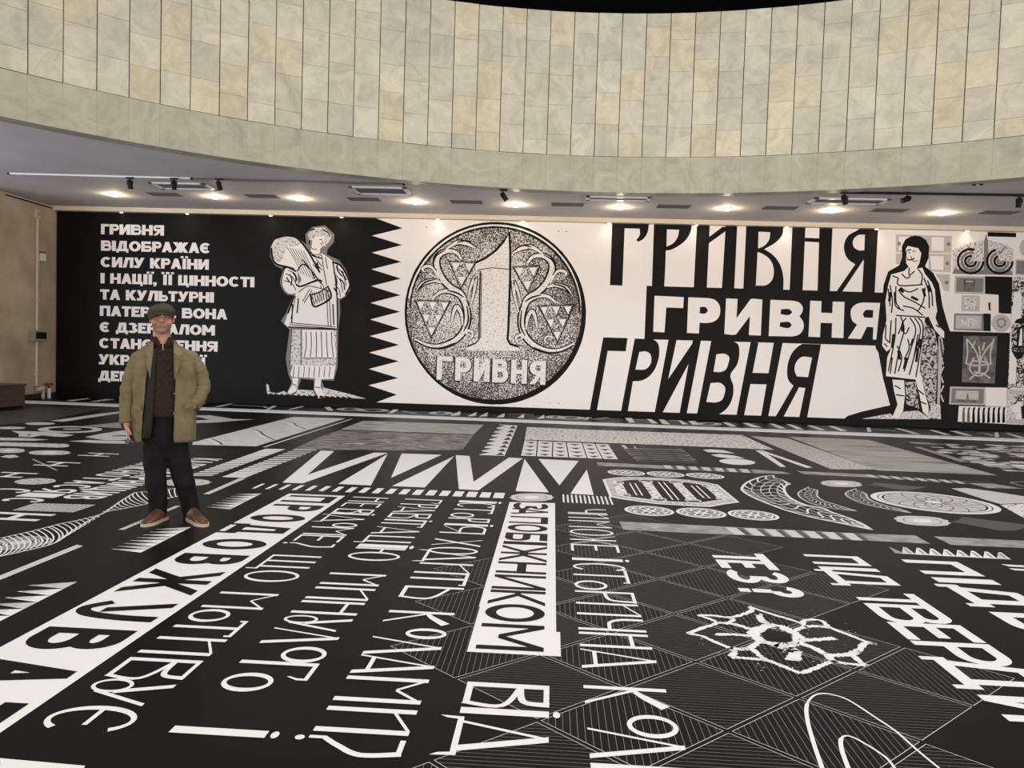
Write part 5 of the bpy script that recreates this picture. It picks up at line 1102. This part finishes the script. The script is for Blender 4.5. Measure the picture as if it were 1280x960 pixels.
for ar, rd, nm in ((armL, [.040, .062, .064, .057, .054, .050, .048], 'l'), (armR, [.040, .062, .064, .062, .060, .056, .054], 'r')):
    P_ = [ar[0].lerp(ar[1], -.35) + Vector((.022 if nm == 'l' else -.022, 0, -.045)), ar[0], ar[0].lerp(ar[1], .55), ar[1], ar[2], ar[3], ar[4].lerp(ar[3], .10)]
    fine = []; fr = []
    for i in range(len(P_) - 1):
        for q in range(6):
            t = q / 6; fine.append(P_[i].lerp(P_[i + 1], t)); fr.append(rd[i] + (rd[i + 1] - rd[i]) * t + .0035 * math.sin(i * 6 + q * 2.1))
    fine.append(P_[-1]); fr.append(rd[-1])
    fine = [((fine[max(i - 1, 0)] + fine[i] * 2 + fine[min(i + 1, len(fine) - 1)]) / 4) for i in range(len(fine))]
    o = MB().tube(fine, fr, 20, 0, True).build('sleeve', JAC, jk, True)
    d2 = o.modifiers.new('d', 'DISPLACE'); d2.texture = tx2; d2.strength = .024; d2.mid_level = .5; d2.texture_coords = 'LOCAL'
    if nm == 'l':
        c0 = fine[-1]; cd = (fine[-1] - fine[-4]).normalized(); MB().tube([c0 - cd * .05, c0 - cd * .012], [fr[-1] + .004] * 2, 20, 0, False).build('cuff_tab', JAC, o, True)
def flap(pts_, th=.012, m=JAC, name='lapel'):
    n = len(pts_); c_ = sum(pts_, Vector()) / n; V = [p.copy() for p in pts_] + [p + Vector((0, th, 0)) for p in pts_]
    f_ = [tuple(range(n)), tuple(range(2 * n - 1, n - 1, -1))] + [(i, i + n, (i + 1) % n + n, (i + 1) % n) for i in range(n)]
    o = add_obj(name, V, f_, m, jk); bv = o.modifiers.new('b', 'BEVEL'); bv.width = .004; bv.segments = 2; return o
flap([L(192, 428, -.085), L(186, 431, -.078), L(181, 441, -.125), L(184.5, 447, -.150), L(182, 450, -.155), L(187.5, 474, -.172), L(190, 455, -.166), L(191.5, 440, -.138)])
flap([L(217, 428, -.085), L(222.5, 431, -.078), L(229, 441, -.125), L(225.5, 447, -.150), L(228, 451, -.155), L(218, 476, -.172), L(217, 455, -.166), L(217, 440, -.138)])
cl_ = loft([(188, 220.5, 425.5, .080, .030, 192.5, 216.5, .010), (184.5, 224, 431, .096, .030, 191, 218)], 40).build('collar', JAC, jk, True); so = cl_.modifiers.new('s', 'SOLIDIFY'); so.thickness = .012
flap([L(224, 447, -.168), L(237, 449, -.160), L(237, 451.5, -.160), L(224, 449.5, -.168)], .008, JAC, 'breast_pocket')
flap([L(231, 505, -.176), L(246, 503, -.13), L(246.5, 508, -.13), L(231.5, 511, -.176)], .010, JAC, 'pocket_flap')
flap([L(166, 506, -.12), L(176, 508, -.172), L(176, 514, -.174), L(166, 512, -.12)], .010, JAC, 'pocket_flap')
for row, xx in ((466, 219.8), (492, 218.4), (517, 217.6)): MB().tube([L(xx, row, -.178), L(xx, row, -.186)], .008, 12).build('button', mat('button_brown', (.05, .035, .02), .4), jk)
# waistcoat edge seen inside the jacket
wv = loft([(184, 226, 436, .122, .02, 203, 192), (182, 228, 452, .140, .016, 202, 193), (180, 230, 480, .152, .01, 201.5, 193.5), (178, 232, 510, .160, .006, 200.5, 192), (178, 232, 545, .158, .01, 199, 190)], 8)
wl = MB(); n_ = 6
rows = ((437, 189, 194.5, -.110), (452, 187.5, 194, -.134), (480, 184.5, 193, -.150), (510, 181.5, 191.5, -.158), (535, 179.5, 189.5, -.156), (548, 178.5, 188, -.150))
for row, l_, r_, y in rows: wl.v += [L(l_, row, y + .02), L((l_ + r_) / 2, row, y), L(r_, row, y + .012)]
for j in range(len(rows) - 1):
    for u in range(2): i = 3 * j + u; wl.f.append((i, i + 1, i + 4, i + 3)); wl.m.append(0)
o = wl.build('facing', mat('facing_dark', (.022, .022, .018), .9, .1), jk, True); so = o.modifiers.new('s', 'SOLIDIFY'); so.thickness = .008
# shoes
def shoe(heel, toe):
    d = toe - heel; ln = .295; d.z = 0; d = d.normalized(); s_ = Vector((-d.y, d.x, 0)); c_ = (heel + toe) / 2 - d * ln / 2; c_.z = 0
    W_ = (.034, .040, .040, .039, .042, .048, .051, .049, .040, .020); H_ = (.085, .112, .118, .112, .094, .078, .068, .060, .050, .030)
    m = MB(); n = 14
    for k in range(10):
        for u in range(n + 1):
            a = PI * u / n; m.v.append(c_ + d * (ln * (k / 9) ** .97) + s_ * math.cos(a) * W_[k] * (1 if math.sin(a) < .5 else .92) + Vector((0, 0, .022 + (H_[k] - .022) * math.sin(a) ** .62)))
    for k in range(9):
        for u in range(n): i = k * (n + 1) + u; m.f.append((i, i + 1, i + n + 2, i + n + 1)); m.m.append(0)
    m.f.append(tuple(range(n + 1))); m.m.append(0); m.f.append(tuple(9 * (n + 1) + u for u in range(n, -1, -1))); m.m.append(0)
    sh_ = m.build('shoe', LEA, man, True); sd_ = sh_.modifiers.new('s', 'SUBSURF'); sd_.levels = sd_.render_levels = 1
    sl = MB(); ol = [c_ + d * (ln * k / 9 * 1.01 - .002) + s_ * (W_[k] + .005) for k in range(10)] + [c_ + d * ln * 1.025] + [c_ + d * (ln * k / 9 * 1.01 - .002) - s_ * (W_[k] + .005) for k in range(9, -1, -1)]
    N_ = len(ol); sl.add([p + Vector((0, 0, .001)) for p in ol] + [p + Vector((0, 0, .026)) for p in ol], [tuple(range(N_ - 1, -1, -1)), tuple(range(N_, 2 * N_))] + [(i, (i + 1) % N_, (i + 1) % N_ + N_, i + N_) for i in range(N_)])
    sl.build('sole', SOL, sh_)
    lc = MB()
    for k in range(4): p = c_ + d * ln * (.40 + .075 * k); z = (.105, .096, .088, .081)[k]; lc.tube([p + s_ * .026 + Vector((0, 0, z - .006)), p + Vector((0, 0, z + .003)), p - s_ * .026 + Vector((0, 0, z - .006))], .0035, 6)
    lc.build('laces', mat('lace_brown', (.04, .02, .012), .7), sh_)
shoe(G(203, 650), G(182, 658)); shoe(G(237, 650), G(258, 659.5))
# the phone in his lowered hand
c_ = L(164.5, 545.5, -.045); ph = MB().box(-.004, .004, -.036, .036, -.07, .07, 0, .003).build('smartphone', mat('phone_blue', (.012, .016, .045), .25)); ph.location = base + EX * c_.x + EY * c_.y + Vector((0, 0, c_.z)); ph.rotation_euler = (math.radians(8), math.radians(32), yaw + .5)
tag(ph, 'small dark blue phone held in the lowered hand of the man', 'phone')
MB().box(.0042, .0050, -.032, .032, -.062, .062).build('screen', mat('phone_screen', (.10, .13, .25), .12), ph)
